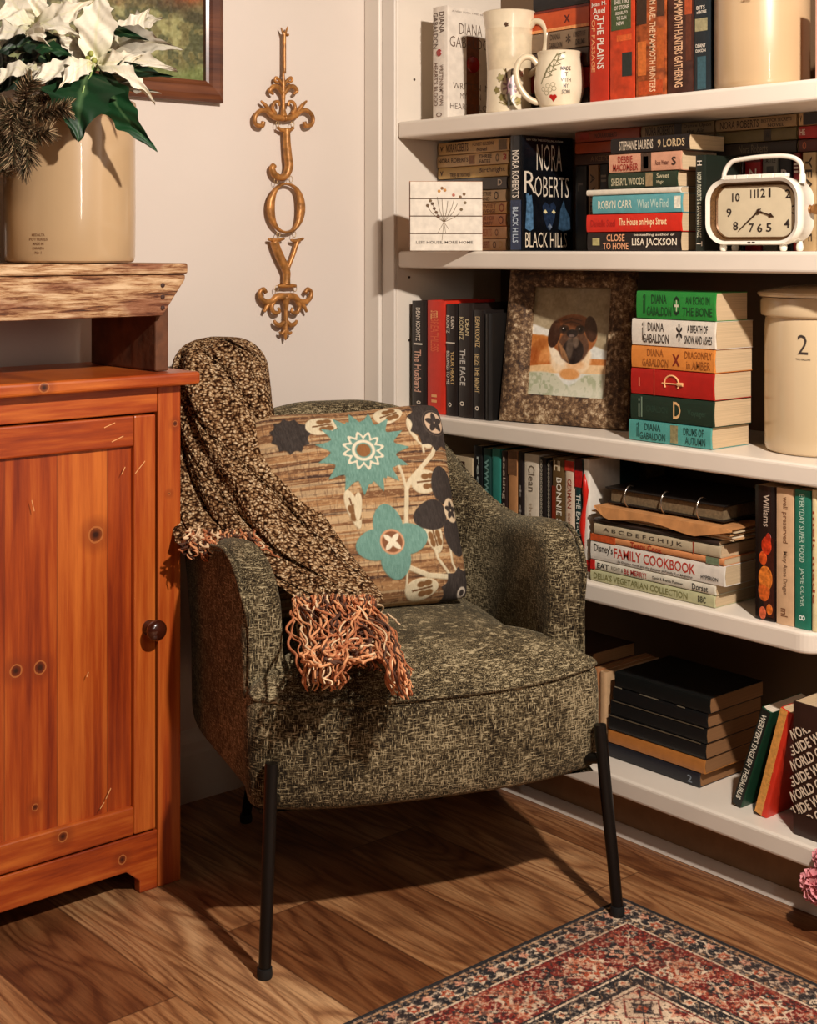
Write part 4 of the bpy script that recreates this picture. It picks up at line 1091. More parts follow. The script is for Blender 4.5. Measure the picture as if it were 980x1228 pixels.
# ---------------- third shelf
zt = SZ[2]+.0003
X3 = 2.078
stand('black hardcover The Husband at the left end of the middle shelf', 494, 511.5, 361, zt, X3, (30,20,18), hard=True, texts=[('DEAN KOONTZ',.06,.36,.36,.66,WH),('The Husband',.44,.82,.26,.72,(226,176,150)),('|',.38,.395,.2,.8,WH),('o',.90,.93,.4,.7,WH)])
stand('bright red hardcover with faded gold lettering on the middle shelf', 512.5, 534, 360.5, zt, X3, (208,48,28), hard=True, texts=[('STEEL',.09,.16,.25,.65,(240,170,110)),('BREATHLESS',.16,.45,.25,.70,(224,100,60)),('II',.83,.90,.3,.6,(240,170,110))], var=.06)
stand('black hardcover Your Heart Belongs to Me right of the red one', 535, 548.5, 365, zt, X3, (30,21,19), hard=True, texts=[('DEAN',.11,.22,.55,.85,WH),('KOONTZ',.10,.26,.12,.42,WH),('YOUR HEART',.42,.72,.52,.84,(214,180,120)),('BELONGS TO ME',.42,.72,.14,.42,WH),('|',.34,.35,.1,.9,WH),('o',.88,.92,.3,.6,WH)])
stand('black hardcover The Face in the middle of the dark row', 549.5, 567, 364, zt, X3, (32,23,20), hard=True, texts=[('DEAN',.14,.28,.58,.85,(214,196,150)),('KOONTZ',.12,.32,.16,.44,(214,196,150)),('THE FACE',.40,.72,.20,.58,(206,200,190)),('o',.86,.90,.2,.5,WH)])
stand('black hardcover Relentless right of The Face', 568, 581, 372, zt, X3, (26,20,18), hard=True, texts=[('DEAN KOONTZ',.06,.34,.25,.7,(214,184,130)),('SEIZE THE NIGHT',.40,.76,.22,.66,(214,184,130)),('o',.88,.92,.25,.6,WH)])
stand('plain very dark hardcover at the right end of the dark row', 582, 589, 376, zt, X3, (20,17,15), hard=True, W=.10)
GB = lambda c: [('DIANA', .20,.40,.55,.88,c),('GABALDON', .14,.46,.12,.45,c)]
pile(2.07, zt, [
 ('turquoise thick paperback at the base of the six colour book tower', 755, 853, .0395, (76,150,142), {'texts': GB((28,70,64))+[('DRUMS OF',.68,.92,.52,.88,(28,70,64)),('AUTUMN',.70,.94,.12,.46,(28,70,64)),('il',.10,.13,.2,.9,(28,70,64))],'panels':[(.52,.61,.1,.92,(138,130,92))]}),
 ('dark green paperback above the turquoise one in the six colour book tower', 757, 856, .0475, (20,44,32), {'texts': [('Voyager',.70,.92,.3,.6,(44,70,54)),('D',.53,.62,.18,.84,(222,176,120)),('il',.10,.15,.12,.92,(110,130,110)),('GABALDON',.2,.46,.35,.6,(40,64,50))]}),
 ('deep red paperback with a gold ring emblem in the six colour book tower', 757.5, 856, .0490, (170,26,20), {'texts': [('|',.10,.115,.3,.65,(226,120,90)),('|',.29,.298,.0,1,(216,90,60))]}),
 ('orange Dragonfly in Amber paperback in the six colour book tower', 758, 857, .0420, (214,132,58), {'texts': GB((150,84,30))+[('DRAGONFLY',.66,.98,.55,.88,(150,84,30)),('in AMBER',.68,.96,.12,.46,(150,84,30)),('x',.51,.60,.2,.7,(120,36,20))]}),
 ('white A Breath of Snow and Ashes paperback in the six colour book tower', 758.5, 858, .0500, (222,212,196), {'texts': GB((60,48,40))+[('*',.55,.62,.2,.9,(40,32,28)),('A BREATH OF',.68,.92,.56,.84,(40,32,28)),('SNOW AND ASHES',.65,.97,.16,.46,(40,32,28)),('il',.13,.16,.2,.9,(90,80,70))]}),
 ('green An Echo in the Bone paperback on top of the six colour book tower', 764, 858, .0515, (36,130,52), {'W': .095, 'texts': GB((18,66,30))+[('AN ECHO IN',.64,.94,.56,.85,(18,66,30)),('THE BONE',.60,.97,.16,.46,(18,66,30)),('il',.09,.12,.2,.9,(18,66,30)),('O',.48,.57,.15,.85,(16,40,24)),('+',.50,.55,.3,.7,(200,200,170))]})],
 W=.112)
# gold ring emblem on the red spine
red = [o for o in bpy.data.objects if o.get('label','').startswith('deep red paperback')][0]
q = MB(); Lr = at_X(757.5,300,2.07).y-at_X(856,300,2.07).y
zc = Lr*.49; r = .0165
q.tube([(-.0022, r*math.cos(a)*.9, zc+r*math.sin(a)) for a in [math.radians(60+k*10) for k in range(0, 25)]], .0016, 6)
q.build('ring_emblem', mat('emblem_gold', (232,176,120), .4), red)
MB().tube([(-.0022,0,zc+.022),(-.0022,0,zc-.018)], .0013, 6).build('ring_emblem', mat('emblem_gold', (232,176,120), .4), red)
MB().tube([(-.0022,0,zc-.014),(-.0022,0,zc-.026)], .0036, 8).build('ring_emblem', mat('emblem_gold', (232,176,120), .4), red)

# ---------------- fourth shelf
zt = SZ[3]+.0003
X4 = 2.078
S4 = [
 ('beige boxed book with a round dark mark behind the chair back', 545, 567, 548, (190,170,136), [], [(.05,.14,.35,.6,(60,40,30)),(.38,.40,0,1,(150,60,40))]),
 ('black book with pale script beside the beige box', 568.5, 578.5, 535, (24,24,24), [('recipes',.1,.7,.3,.7,(170,180,170))], []),
 ('dark green book with a wavy printed edge', 579.5, 589, 538, (28,62,56), [('wwwwwwww',.1,.95,.25,.75,(110,150,140))], []),
 ('teal cookbook among the dark spines', 590, 600.5, 538, (44,120,108), [], []),
 ('dark brown book right of the teal one', 601.5, 608.5, 541, (44,28,24), [('cooking at home',.05,.9,.2,.8,(190,170,150))], []),
 ('worn tan clothbound book in the cookbook row', 609.5, 620.5, 541, (176,124,80), [], [(0,.22,0,1,(110,74,48))]),
 ('black book with tiny marks left of the white cookbook', 621.5, 628, 542, (30,22,22), [('* * * *',.3,.95,.3,.7,(150,140,130))], []),
 ('wide white cookbook with faint script', 629, 646.5, 545, (214,200,178), [('Clean',.10,.34,.3,.75,(110,96,80)),('the kitchen',.44,.9,.35,.6,(170,150,126))], []),
 ('black spiral bound book right of the white cookbook', 647.5, 655.5, 549, (30,24,22), [('ooooooooooooooooooooooooo',.02,.98,.15,.45,(190,180,160))], []),
 ('second black spiral bound book beside the brown cookbook', 656.5, 661.5, 553, (36,28,24), [('ooooooooooooooooooooooooo',.02,.98,.2,.7,(180,170,150))], []),
 ('brown cookbook with bold white lettering', 662.5, 677, 550, (96,72,40), [('BONNIE STERN',.17,.80,.38,.82,(240,230,210)),('HI',.02,.11,.2,.7,(226,206,170),'up')], [(.25,.98,0,.30,(124,44,24))]),
 ('cream German cookbook with a red top', 678, 689, 553, (214,190,164), [('GERMAN',.16,.42,.3,.75,(150,60,40)),('COOKERY & BAKING',.46,.95,.35,.65,(150,90,60))], [(0,.09,0,1,(186,52,36))]),
 ('dark teal Eat-Clean Diet book with a red band', 690, 699, 551, (24,58,58), [('THE EAT-CLEAN DIET',.30,.98,.2,.8,(226,226,210))], [(.10,.24,0,1,(180,24,24)),(0,.10,0,1,(60,22,22))]),
]
for lb, x0, x1, yt, c, tx, pn in S4:
    hd = dict(texts=tx, panels=pn)
    stand(lb, x0, x1, yt, zt, X4, c, W=.17, **hd)
b = stand('white cookbook with a long red chili on its spine', 699.5, 707, 551, zt, X4, (222,214,200), W=.09)
ch = MB(); Tz = .236
zc0 = .2; ch.tube([(-.0012, .004-.004*math.sin(k*.7), zc0-.145*k/9) for k in range(10)], [.0015,.005,.007,.0055,.004,.0055,.007,.0055,.003,.001], 8)
ch.build('chili_print', mat('chili_red', (196,34,22), .3), b, smooth=True)
MB().box(-.0018,-.0008,-.012,.004,.012,.034).build('spine_panel', mat('spine_print', (186,28,24), .4), b)
stand('cream lattice edged album standing behind the cookbook stack', 712.5, 726, 556, zt, 2.25, (196,170,112), W=.1, texts=[('# # # # # # # #',.05,.95,.1,.5,(70,56,40))])
stand('green gold patterned folder standing behind the ring binder', 727.5, 775, 553, zt, 2.26, (96,84,46), W=.06, var=.5)
pile(2.068, zt, [
 ("pale green Vegetarian Collection at the bottom of the cookbook stack", 708.8, 857, .0225, (184,182,140), {'texts': [("DELIA'S VEGETARIAN COLLECTION",.03,.80,.24,.78,(120,116,70)),('BBC',.88,.94,.25,.75,(40,40,30))]}),
 ("white Eat Right & Be Merry book above the pale green one", 708.8, 858, .0185, (216,208,188), {'texts': [('EAT',.06,.16,.22,.78,(40,36,30)),('RIGHT &',.18,.28,.3,.7,(130,120,104)),('BE MERRY!',.29,.47,.22,.76,(170,34,26)),('David & Brenda Plummer',.52,.76,.35,.62,(60,54,46)),('Dorset',.83,.95,.2,.8,(50,46,40))],'panels':[(0,.04,0,1,(200,36,30))]}),
 ("thick white Family Cookbook with red lettering", 709, 869, .0365, (224,216,202), {'texts': [("Disney's",.03,.18,.35,.88,(50,42,36)),('FAMILY COOKBOOK',.19,.80,.32,.84,(190,60,44)),('by Deanna Cook and the Experts at Family Fun Magazine',.22,.78,.08,.22,(60,50,44)),('HYPERION',.84,.96,.2,.4,(40,36,34))]}),
 ('orange spined Teens Cook book above the thick white Family Cookbook', 709, 868, .0130, (204,134,84), {'texts': [('Teens Cook',.32,.56,.1,.9,(170,44,30))],'panels':[(0,.20,0,1,(196,84,40)),(.88,.97,0,1,(110,124,96))]}),
 ('cream ABC cookbook with small dark letters on the spine', 713, 864, .0215, (186,170,140), {'texts': [('A B C D E F G H I J K',.08,.72,.28,.72,(70,58,46)),('|',.80,.81,.0,1,(150,60,40))]}),
 ('thin dark book under the stack of loose papers', 712, 862, .0090, (52,40,34), {})],
 W=.17)
# loose folder of papers (kraft) and a ring binder on top
zf = zt+.0225+.0185+.0365+.013+.0215+.009
pf = thing('paper_folder', 'worn kraft folder stuffed with loose papers on the cookbook stack', 'folder', (2.068, at_X(881,300,2.068).y, zf+.0005))
Lf = at_X(711,300,2.068).y-at_X(881,300,2.068).y
rs = np.random.RandomState(4)
for i in range(8):
    a = rs.rand()*.012; b_ = rs.rand()*.014; c = rs.rand()*.012-.004
    MB().box(c, .19+rs.rand()*.01, b_, Lf-a, .0012+i*.0026, .0034+i*.0026).build('paper_sheaf', mat('paper', ((206,184,148),(196,150,100),(222,206,178))[i % 3], .85), pf)
n_ = 24; vs = []; fs = []
for i in range(n_+1):
    t = i/n_; dr_ = .020*(.75+.25*math.sin(t*9+1))*(1 if t < .85 else .5)
    if t > .75: dr_ = .02-.12*(t-.75)*.6
    if t < .1: dr_ *= t*10
    vs += [(.10,Lf*(1-t)*.97,.0235),(-.006,Lf*(1-t)*.97,.0238),(-.008,Lf*(1-t)*.97,.022-dr_)]
for i in range(n_): fs += [(3*i,3*i+3,3*i+4,3*i+1),(3*i+1,3*i+4,3*i+5,3*i+2)]
o = link_mesh('folder_flap', vs, fs, mat('kraft_paper', (186,128,74), .85, var=.2), pf); md = o.modifiers.new('s','SOLIDIFY'); md.thickness = .0012
zb_ = zf+.0295
rb = thing('ring_binder', 'black ring binder notebook lying open edged on top of the cookbook stack', 'binder', (2.085, at_X(868,300,2.085).y, zb_))
Lb = at_X(728,300,2.085).y-at_X(868,300,2.085).y
MB().box(.0,.18,0,Lb,.0,.003).build('back_cover', mat('binder_black', (24,20,18), .35), rb, bevel=.001)
MB().box(.006,.17,.006,Lb-.006,.0032,.026).build('page_block', mat('binder_pages', (112,92,64), .85, var=.3, vs_=200), rb)
MB().box(.0,.185,-.002,Lb+.004,.0265,.030, Matrix.Rotation(math.radians(-1.0), 4, 'Y')).build('front_cover', mat('binder_black', (24,20,18), .35), rb, bevel=.001)
for t in (.2,.5,.82):
    y = Lb*t
    MB().tube([(.010+.016*math.cos(a), y, .0165+.020*math.sin(a)) for a in [math.radians(50+k*20) for k in range(14)]], .0015, 8).build('binder_ring', mat('ring_steel', (190,180,165), .2, metal=.9), rb, smooth=True)
# right of the stack
zt = SZ[3]+.0003
b = stand('dark cookbook with glowing orange food photos on its spine', 905.5, 930, 583, zt, 2.068, (28,18,16), W=.18, gloss=.2, texts=[('Williams',.06,.30,.45,.75,(190,170,150))], panels=[(.38,.97,.45,.95,(60,24,18))])
for (yy, zz, rr_, c) in ((-.004,.128,.013,(190,52,22)),(.003,.106,.010,(206,80,30)),(-.002,.072,.018,(224,120,44)),(.001,.050,.015,(200,92,34)),(.004,.012,.009,(204,96,60)),(-.010,.020,.008,(214,110,40)),(-.008,.142,.007,(160,40,22))):
    MB().lathe([(rr_,0),(rr_*.9,.0006),(0,.0009)], 20, Matrix.Translation((-.0015,yy,zz)) @ Matrix.Rotation(-math.pi/2, 4, 'Y') @ Matrix.Diagonal((1.2,.8,1,1))).build('food_print', mat('food_print', c, .25, var=.5, vs_=140), b)
stand('cream Well Preserved book beside the teal one', 931, 952, 586, zt, 2.068, (206,168,130), W=.18, texts=[('well preserved',.06,.40,.35,.7,(120,80,52)),('Mary Anne Dragan',.46,.78,.38,.68,(120,90,66)),('ml',.88,.94,.3,.7,(120,80,52))])
stand('teal Everyday Super Food book at the right end of the fourth shelf', 953, 972.5, 588, zt, 2.068, (30,110,88), W=.18, texts=[('EVERYDAY SUPER FOOD',.03,.52,.32,.66,(176,206,186)),('JAMIE OLIVER',.56,.84,.34,.64,(176,206,186)),('8',.90,.94,.3,.7,(220,230,220))])
b = stand('pale yellow book cut off by the right edge on the fourth shelf', 973.5, 980, 588, zt, 2.068, (214,196,150), W=.17, texts=[('melt made',.15,.8,.3,.8,(150,60,34))])

# ---------------- bottom shelf
zt = SZ[4]+.0003
pile(2.12, zt, [
 ('big dark blue ledger at the bottom of the black stack', 729, 839, .0275, (26,28,36), {'texts': [('2',.88,.93,.2,.7,(120,130,140))]}),
 ('orange brown clothbound volume in the black stack', 730, 845, .0270, (176,112,52), {}),
 ('black volume third from the bottom of the black stack', 731, 846, .0290, (20,20,20), {'panels': [(0,.96,.93,1,(96,84,66))]}),
 ('black volume fourth from the bottom of the black stack', 733, 847, .0290, (18,19,19), {'panels': [(.02,.98,.94,1,(96,84,66))]}),
 ('black volume second from the top of the black stack', 735, 848, .0275, (20,20,20), {'panels': [(.02,.1,.93,1,(130,120,100)),(.3,.5,.93,1,(120,110,92)),(.7,.78,.93,1,(120,110,92))]}),
 ('black volume on the very top of the black stack', 738, 851, .0290, (16,18,17), {})],
 W=.165, yaws=[0,0,.01,0,-.008,0])
for o in bpy.data.objects:
    if 'black stack' in o.get('label', ''):
        for c in o.children:
            if c.name.startswith('page_block'): c.data.materials[0] = m_pages('brown')
stand('thin cream book standing left of the black stack', 719.5, 727, 806, zt, 2.12, (196,160,120), W=.16, page='old')
stand('thin tan worn book standing beside the armchair on the bottom shelf', 712, 718.5, 802, zt, 2.12, (170,116,74), W=.16, page='old')
pile(2.13, zt, [
 ('old brown book lowest of the little pile behind the chair', 650, 711, .060, (86,52,34), {'page': 'old'}),
 ('old maroon book second in the little pile behind the chair', 652, 711, .055, (96,48,32), {'page': 'old'}),
 ('old tan book third in the little pile behind the chair', 650, 711, .045, (120,74,42), {'page': 'old'}),
 ('old dark brown book on top of the little pile behind the chair', 655, 710, .026, (58,36,26), {'page': 'old'})], W=.13)
def leaning(label, px0, pytop, W, T, col, H, tilt, X, **k):
    # foot of the spine's left edge sits at pixel column px0
    y = at_X(px0, 300, X).y
    return book(label, H, W, T, col, (X, y-T/2*math.cos(tilt), zt+T/2*math.sin(abs(tilt))), tilt=tilt, **k)
leaning("green English Thesaurus leaning right on the bottom shelf", 878, 845, .12, .021, (20,66,44), .193, math.radians(19), 2.10, hard=False, page='white', texts=[("WEBSTER'S ENGLISH THESAURUS",.05,.93,.25,.75,(232,226,206))], panels=[(0,1,.10,.95,(26,30,26))])
leaning('red and yellow paperback leaning beside the green thesaurus', 905, 845, .13, .026, (206,48,26), .200, math.radians(15.5), 2.095, page='cream', texts=[('the red year',.55,.8,.3,.7,(230,170,80))], panels=[(.0,1,.05,.62,(214,150,74))])
b = stand('thick dark brown World Guide with cream diagonal lettering', 951, 1003, 848, zt, 2.075, (50,30,24), W=.15, gloss=.3)
for k in range(7):
    dv = Vector((0,-.82,.57)); up = Vector((0,.57,.82)); s = ('WORLD GUIDE WORLD','GUIDE WORLD GUIDE')[k % 2]
    y0 = .042; z0 = .155-k*.026
    q = MB(); vs_, fs_ = glyphs(s, .02); Ln = .17; hh = .017; V = []
    for x, y in vs_:
        p = Vector((-.0036, y0, z0))+dv*(x*Ln)+up*(y*hh); V.append(p)
    # clip letters that leave the spine: drop faces outside
    ok = [f for f in fs_ if all(-.052 < V[i].y < .046 and .035 < V[i].z < .185 for i in f)]
    q.add(V, ok); q.build('title_lettering', mat('lettering', (226,206,180), .5, var=.02), [c for c in b.children if c.name.startswith('cover')][0])
print('books', NB[0])
# ================================================================ CLOCK
M_CW = mat('clock_enamel', (232,224,208), .25, var=.05, coat=.6)
def rrect(hx, hz, r, n=8, e=0.0):
    pts = []
    for cx, cz, a0 in ((hx-r,hz-r,0),(-hx+r,hz-r,90),(-hx+r,-hz+r,180),(hx-r,-hz+r,270)):
        for k in range(n+1):
            a = math.radians(a0+90*k/n); pts.append((cx+r*math.cos(a), cz+r*math.sin(a)))
    out = []
    for x, z in pts:   # barrel bulge
        out.append((x*(1+e*(1-(z/hz)**2)), z*(1+e*(1-(x/hx)**2))))
    return out
def rings_mesh(mb, layers, cap0=True, cap1=True):
    n = len(layers[0][0]); k0 = len(mb.v); vs = []; fs = []
    for poly, y in layers: vs += [(x, y, z) for x, z in poly]
    for i in range(len(layers)-1):
        for k in range(n):
            k2 = (k+1) % n; fs.append((i*n+k, i*n+k2, (i+1)*n+k2, (i+1)*n+k))
    if cap0: fs.append(tuple(range(n)))
    if cap1: fs.append(tuple((len(layers)-1)*n+k for k in range(n-1,-1,-1)))
    mb.add(vs, fs); return mb
# local frame: x to the viewer's right, -y towards the viewer
pa = at_X(846, 300, 2.072); pb = at_X(957, 300, 2.072); CWD = pa.y-pb.y; hx = CWD/2; hz = .0575; cz = .0690
ck = thing('alarm_clock', 'white retro alarm clock with carrying handle and cream dial on the second shelf', 'clock', (2.072, (pa.y+pb.y)/2, SZ[1]+.0003), -math.pi/2)
def up(poly): return [(x, z+cz) for x, z in poly]
c_ = MB(); rings_mesh(c_, [(up(rrect(hx*.90, hz*.88, .031, e=.02)), .004),(up(rrect(hx*.97, hz*.97, .034, e=.03)), .0),(up(rrect(hx, hz, .036, e=.03)), .006),(up(rrect(hx, hz, .036, e=.03)), .016),(up(rrect(hx*.96, hz*.95, .034, e=.03)), .022),(up(rrect(hx*.95, hz*.94, .034, e=.03)), .052),(up(rrect(hx*.86, hz*.84, .030, e=.03)), .060),(up(rrect(hx*.4, hz*.4, .015, e=.03)), .061)], cap0=False)
c_.build('clock_case', M_CW, ck, auto=.7)
bz = MB(); rings_mesh(bz, [(up(rrect(hx*.90, hz*.875, .031, e=.02)), .0035),(up(rrect(hx*.86, hz*.82, .027, e=.02)), .0135),(up(rrect(hx*.835, hz*.785, .025, e=.02)), .0125),(up(rrect(hx*.79, hz*.74, .022, e=.02)), .0165)], False, False)
bz.build('inner_bezel', mat('aged_brass', (104,72,40), .4, metal=.4, var=.45, vs_=300), ck, auto=.5)
fc = MB(); rings_mesh(fc, [(up(rrect(hx*.81, hz*.76, .023, e=.02)), .0145),(up(rrect(hx*.81, hz*.76, .023, e=.02)), .018)])
face = fc.build('dial', mat('dial_paper', (206,190,158), .6, var=.05), ck)
# numerals, positions measured on the dial: (x,z) relative to centre
nm = MB(); ux = .000262; uz = .000226
pos = {'12':(520,740),'1':(587,740),'2':(727,752),'3':(776,874),'4':(718,978),'5':(580,1005),'6':(508,1008),'7':(443,1005),'8':(315,990),'9':(262,885),'10':(318,768),'11':(455,745)}
for s, (x, z) in pos.items():
    w_ = .0105 if len(s) == 1 else .0155; h_ = .0150
    if s == '1': w_ = .004
    if s == '11': w_ = .010
    xx = (x-472)*ux; zz = cz+(880-z)*uz
    put_text(nm, s, (xx-w_/2, .0139, zz-h_/2), (1,0,0), (0,0,1), w_*1.05, h_, .016)
nm.build('dial_numerals', mat('numeral_ink', (42,30,24), .6, var=.02), face)
def hand(x, z, wd, name, y):
    cx, cz_ = (512-480)*ux, cz+(880-878)*uz; tx, tz = (x-480)*ux, cz+(880-z)*uz
    d = Vector((tx-cx, 0, tz-cz_)); L_ = d.length; d.normalize(); p = Vector((-d.z, 0, d.x))
    c = Vector((cx, y, cz_)); prof = [(-.12,.5),(-.1,.9),(0,.7),(.3,.5),(.62,.6),(.72,1.9),(.80,1.2),(.90,.35),(1,.08)] if name == 'hour_hand' else [(-.12,.5),(0,.8),(.5,.75),(.85,.5),(1,.1)]
    pl = [c+d*(t*L_)+p*(w_*wd) for t, w_ in prof]+[c+d*(t*L_)-p*(w_*wd) for t, w_ in reversed(prof)]
    n = len(pl); mb = MB(); mb.add(pl+[q+Vector((0,.0006,0)) for q in pl], [tuple(range(n)), tuple(range(2*n-1,n-1,-1))]+[(i,(i+1)%n,(i+1)%n+n,i+n) for i in range(n)])
    mb.build(name, mat('hand_bronze', (58,36,22), .35, metal=.3), ck)
hand(635, 925, .0021, 'hour_hand', .0126); hand(350, 1030, .0016, 'minute_hand', .0116)
MB().lathe([(.0045,0),(.004,.0015),(.0015,.003),(0,.003)], 20, Matrix.Translation(((512-480)*ux, .0126, cz)) @ Matrix.Rotation(math.pi/2, 4, 'X')).build('hand_hub', mat('hand_bronze', (58,36,22), .35, metal=.3), ck, smooth=True)
hp = catmull([(-hx*.80,.028,cz+hz*.80),(-hx*.80,.028,cz+hz*1.02),(-hx*.76,.028,cz+hz*1.30),(-hx*.60,.028,cz+hz*1.56),(-hx*.3,.028,cz+hz*1.63),(hx*.1,.028,cz+hz*1.66),(hx*.58,.028,cz+hz*1.63),(hx*.84,.028,cz+hz*1.45),(hx*.90,.028,cz+hz*1.05),(hx*.90,.028,cz+hz*.80)], 6)
MB().tube(hp, [.0042 if 6 < i < len(hp)-7 else .0058 for i in range(len(hp))], 12).build('carrying_handle', M_CW, ck, smooth=True)
for k in range(5): MB().box(-.066+k*.0262, -.066+k*.0262+.0245, .014, .026, cz+hz*1.01, cz+hz*1.01+.0068).build('top_button', M_CW, ck, bevel=.0015)
for x, y in ((-hx*.68,.012),(hx*.62,.012),(hx*.72,.046),(-hx*.68,.046)):
    MB().lathe([(.0042,0),(.0060,.002),(.0066,.007),(.0052,.014),(.004,.020)], 16, Matrix.Translation((x,y,0)), True, True).build('foot', M_CW, ck, auto=.8)
MB().lathe([(.0075,0),(.008,.002),(.0055,.006),(.009,.010),(.009,.014),(0,.016)], 20, Matrix.Translation((hx*.955, .040, cz+.002)) @ Matrix.Rotation(math.pi/2, 4, 'Y')).build('winding_knob', mat('knob_brass', (150,104,58), .35, metal=.5), ck, auto=.7)
mb = MB(); put_text(mb, 'ALARM', (-.012,-.0006,cz-hz*.955), (1,0,0), (0,0,1), .018, .0028, .02); mb.build('brand_mark', mat('numeral_ink', (42,30,24), .6, var=.02), ck) if False else None
for sx in (-.006, .003): MB().box(sx, sx+.006, .0002, .0012, cz-hz*.955, cz-hz*.955+.0022).build('front_mark', mat('numeral_ink', (42,30,24), .6, var=.02), ck)

# ================================================================ DOG PHOTO FRAME
def m_dist():
    m, nt, b = nmat('distressed_frame_wood'); N = nt.nodes; L = nt.links
    tc = N.new('ShaderNodeTexCoord'); P = tc.outputs['Object']
    g = N.new('ShaderNodeTexNoise'); g.inputs['Scale'].default_value = 95; g.inputs['Detail'].default_value = 7; g.inputs['Roughness'].default_value = .75; L.new(P, g.inputs['Vector'])
    h = N.new('ShaderNodeTexNoise'); h.inputs['Scale'].default_value = 14; h.inputs['Detail'].default_value = 3; L.new(P, h.inputs['Vector'])
    v = math_(N, L, 'ADD', math_(N, L, 'MULTIPLY', g.outputs[0], .8), math_(N, L, 'MULTIPLY', h.outputs[0], .35))
    r = ramp(N, [(0.46, (40,26,16)), (0.56, (84,58,36)), (0.63, (130,100,68)), (0.72, (202,180,146))]); L.new(v, r.inputs[0]); L.new(r.outputs[0], b.inputs['Base Color'])
    b.inputs['Roughness'].default_value = .75
    bp = N.new('ShaderNodeBump'); bp.inputs['Strength'].default_value = .6; bp.inputs['Distance'].default_value = .003; L.new(v, bp.inputs['Height']); L.new(bp.outputs[0], b.inputs['Normal'])
    return m
M_DF = m_dist()
A = Vector((2.100, 2.124, 0)); B = Vector((2.170, 1.842, 0)); FWd = (B-A).length; FH = .314
pf_ = thing('photo_frame', 'distressed dark wooden frame with a photo of a tan dog leaning on the middle shelf', 'picture frame', (A.x, A.y, SZ[2]+.0008))
lean = math.radians(8.5)
pf_.rotation_euler = (Matrix.Rotation(math.atan2((B-A).y, (B-A).x), 4, 'Z') @ Matrix.Rotation(-lean, 4, 'X')).to_euler()
iw0, iw1, ih0, ih1 = .060, FWd-.052, .058, FH-.034
def mitre(name, quad, m, par, inner_drop=.006, th=.020, lip=.008):
    # quad: outer a,b then inner b,a (x,z); profile falls towards the opening
    (ax,az),(bx,bz),(cx2,cz2),(dx,dz) = quad
    mb = MB(); mid = lambda p, q, t: (p[0]+(q[0]-p[0])*t, p[1]+(q[1]-p[1])*t)
    secs_ = [(0,.0),(0,-th*.55),(.12,-th*.8),(.35,-th),(.72,-th*.92),(.86,-th*.70),(1,-th*.60),(1,.0)]
    va = []; 
    for t, y in secs_:
        p = mid((ax,az),(dx,dz),t); q_ = mid((bx,bz),(cx2,cz2),t); va += [(p[0],y,p[1]),(q_[0],y,q_[1])]
    n = len(secs_); fs = [(2*i,2*i+1,2*((i+1)%n)+1,2*((i+1)%n)) for i in range(n)]+[tuple(2*i for i in range(n)), tuple(2*i+1 for i in range(n))]
    mb.add(va, fs); return mb.build(name, m, par)
for nm_, quad in (('frame_rail', ((0,0),(FWd,0),(iw1,ih0),(iw0,ih0))), ('frame_rail', ((FWd,0),(FWd,FH),(iw1,ih1),(iw1,ih0))), ('frame_rail', ((FWd,FH),(0,FH),(iw0,ih1),(iw1,ih1))), ('frame_rail', ((0,FH),(0,0),(iw0,ih0),(iw0,ih1)))):
    mitre(nm_, quad, M_DF, pf_)
MB().box(.004, FWd-.004, .0005, .004, .004, FH-.004).build('backing_board', mat('backing_dark', (44,32,24), .9), pf_)
MB().box(FWd*.45, FWd*.55, -.001, .001, 0, FH*.75, Matrix.Translation((0,.006,FH*.02)) @ Matrix.Rotation(math.radians(-14), 4, 'X')).build('easel_leg', mat('backing_dark', (44,32,24), .9), pf_)
nu, nv = 200, 240
u = np.linspace(0,1,nu)[:,None]*np.ones((1,nv)); v = np.linspace(0,1,nv)[None,:]*np.ones((nu,1))
asp = (iw1-iw0)/(ih1-ih0); U = u*asp; 
C = np.zeros((nu,nv,3)); C[:] = (146,128,96); nz = vn(u, v*2.2, 7, 2); n2_ = vn(u*3, v*3, 9, 5)
C += ((nz-.5)*46)[...,None]
paint(C, sstep(.03,-.03, v-(.80-.10*u)+ (nz-.5)*.1)*.45, (176,162,134))
paint(C, sstep(.01,-.01, v-(.655-.235*u)), (218,214,202)); paint(C, sstep(.01,-.01, v-(.66-.24*u))*sstep(.02,-.02,-(u-.45))*1.0, (206,206,196))
def ell(cx, cy, rx, ry, ang=0, soft=.06, wob=0.0, sd=1):
    du = U-cx*asp; dv = v-cy; ca, sa = math.cos(ang), math.sin(ang); p = (du*ca+dv*sa)/rx; q = (-du*sa+dv*ca)/ry
    R = np.hypot(p, q)+(vn(u, v, 9, sd)-.5)*wob
    return sstep(1+soft, 1-soft, R)
fur = (vn(u*5, v*5, 10, 8)-.5)
paint(C, ell(.10,.40,.34,.155,-.08,.06,.1), (188,116,54)); paint(C, ell(.02,.31,.22,.10,0,.08,.1), (176,98,44)); paint(C, ell(.28,.40,.14,.06,.5,.3,.4)*.7, (216,150,88)); paint(C, ell(.12,.46,.10,.05,.5,.3,.5)*.6, (146,78,32)); paint(C, ell(.05,.37,.06,.07,0,.3,.5)*.6, (150,74,30))
paint(C, ell(.85,.325,.30,.034,0,.1), (190,120,62)); paint(C, ell(.82,.265,.36,.040,.02,.1), (220,184,138)); paint(C, ell(.30,.255,.30,.040,.05,.1), (218,178,128))
paint(C, ell(.52,.36,.20,.165,0,.1,.1), (226,200,164)); paint(C, ell(.38,.43,.10,.16,.5,.1), (230,212,184)); paint(C, ell(.52,.215,.10,.05,0,.2), (206,146,88)); paint(C, ell(.58,.30,.09,.045,0,.4)*.6, (210,150,96))
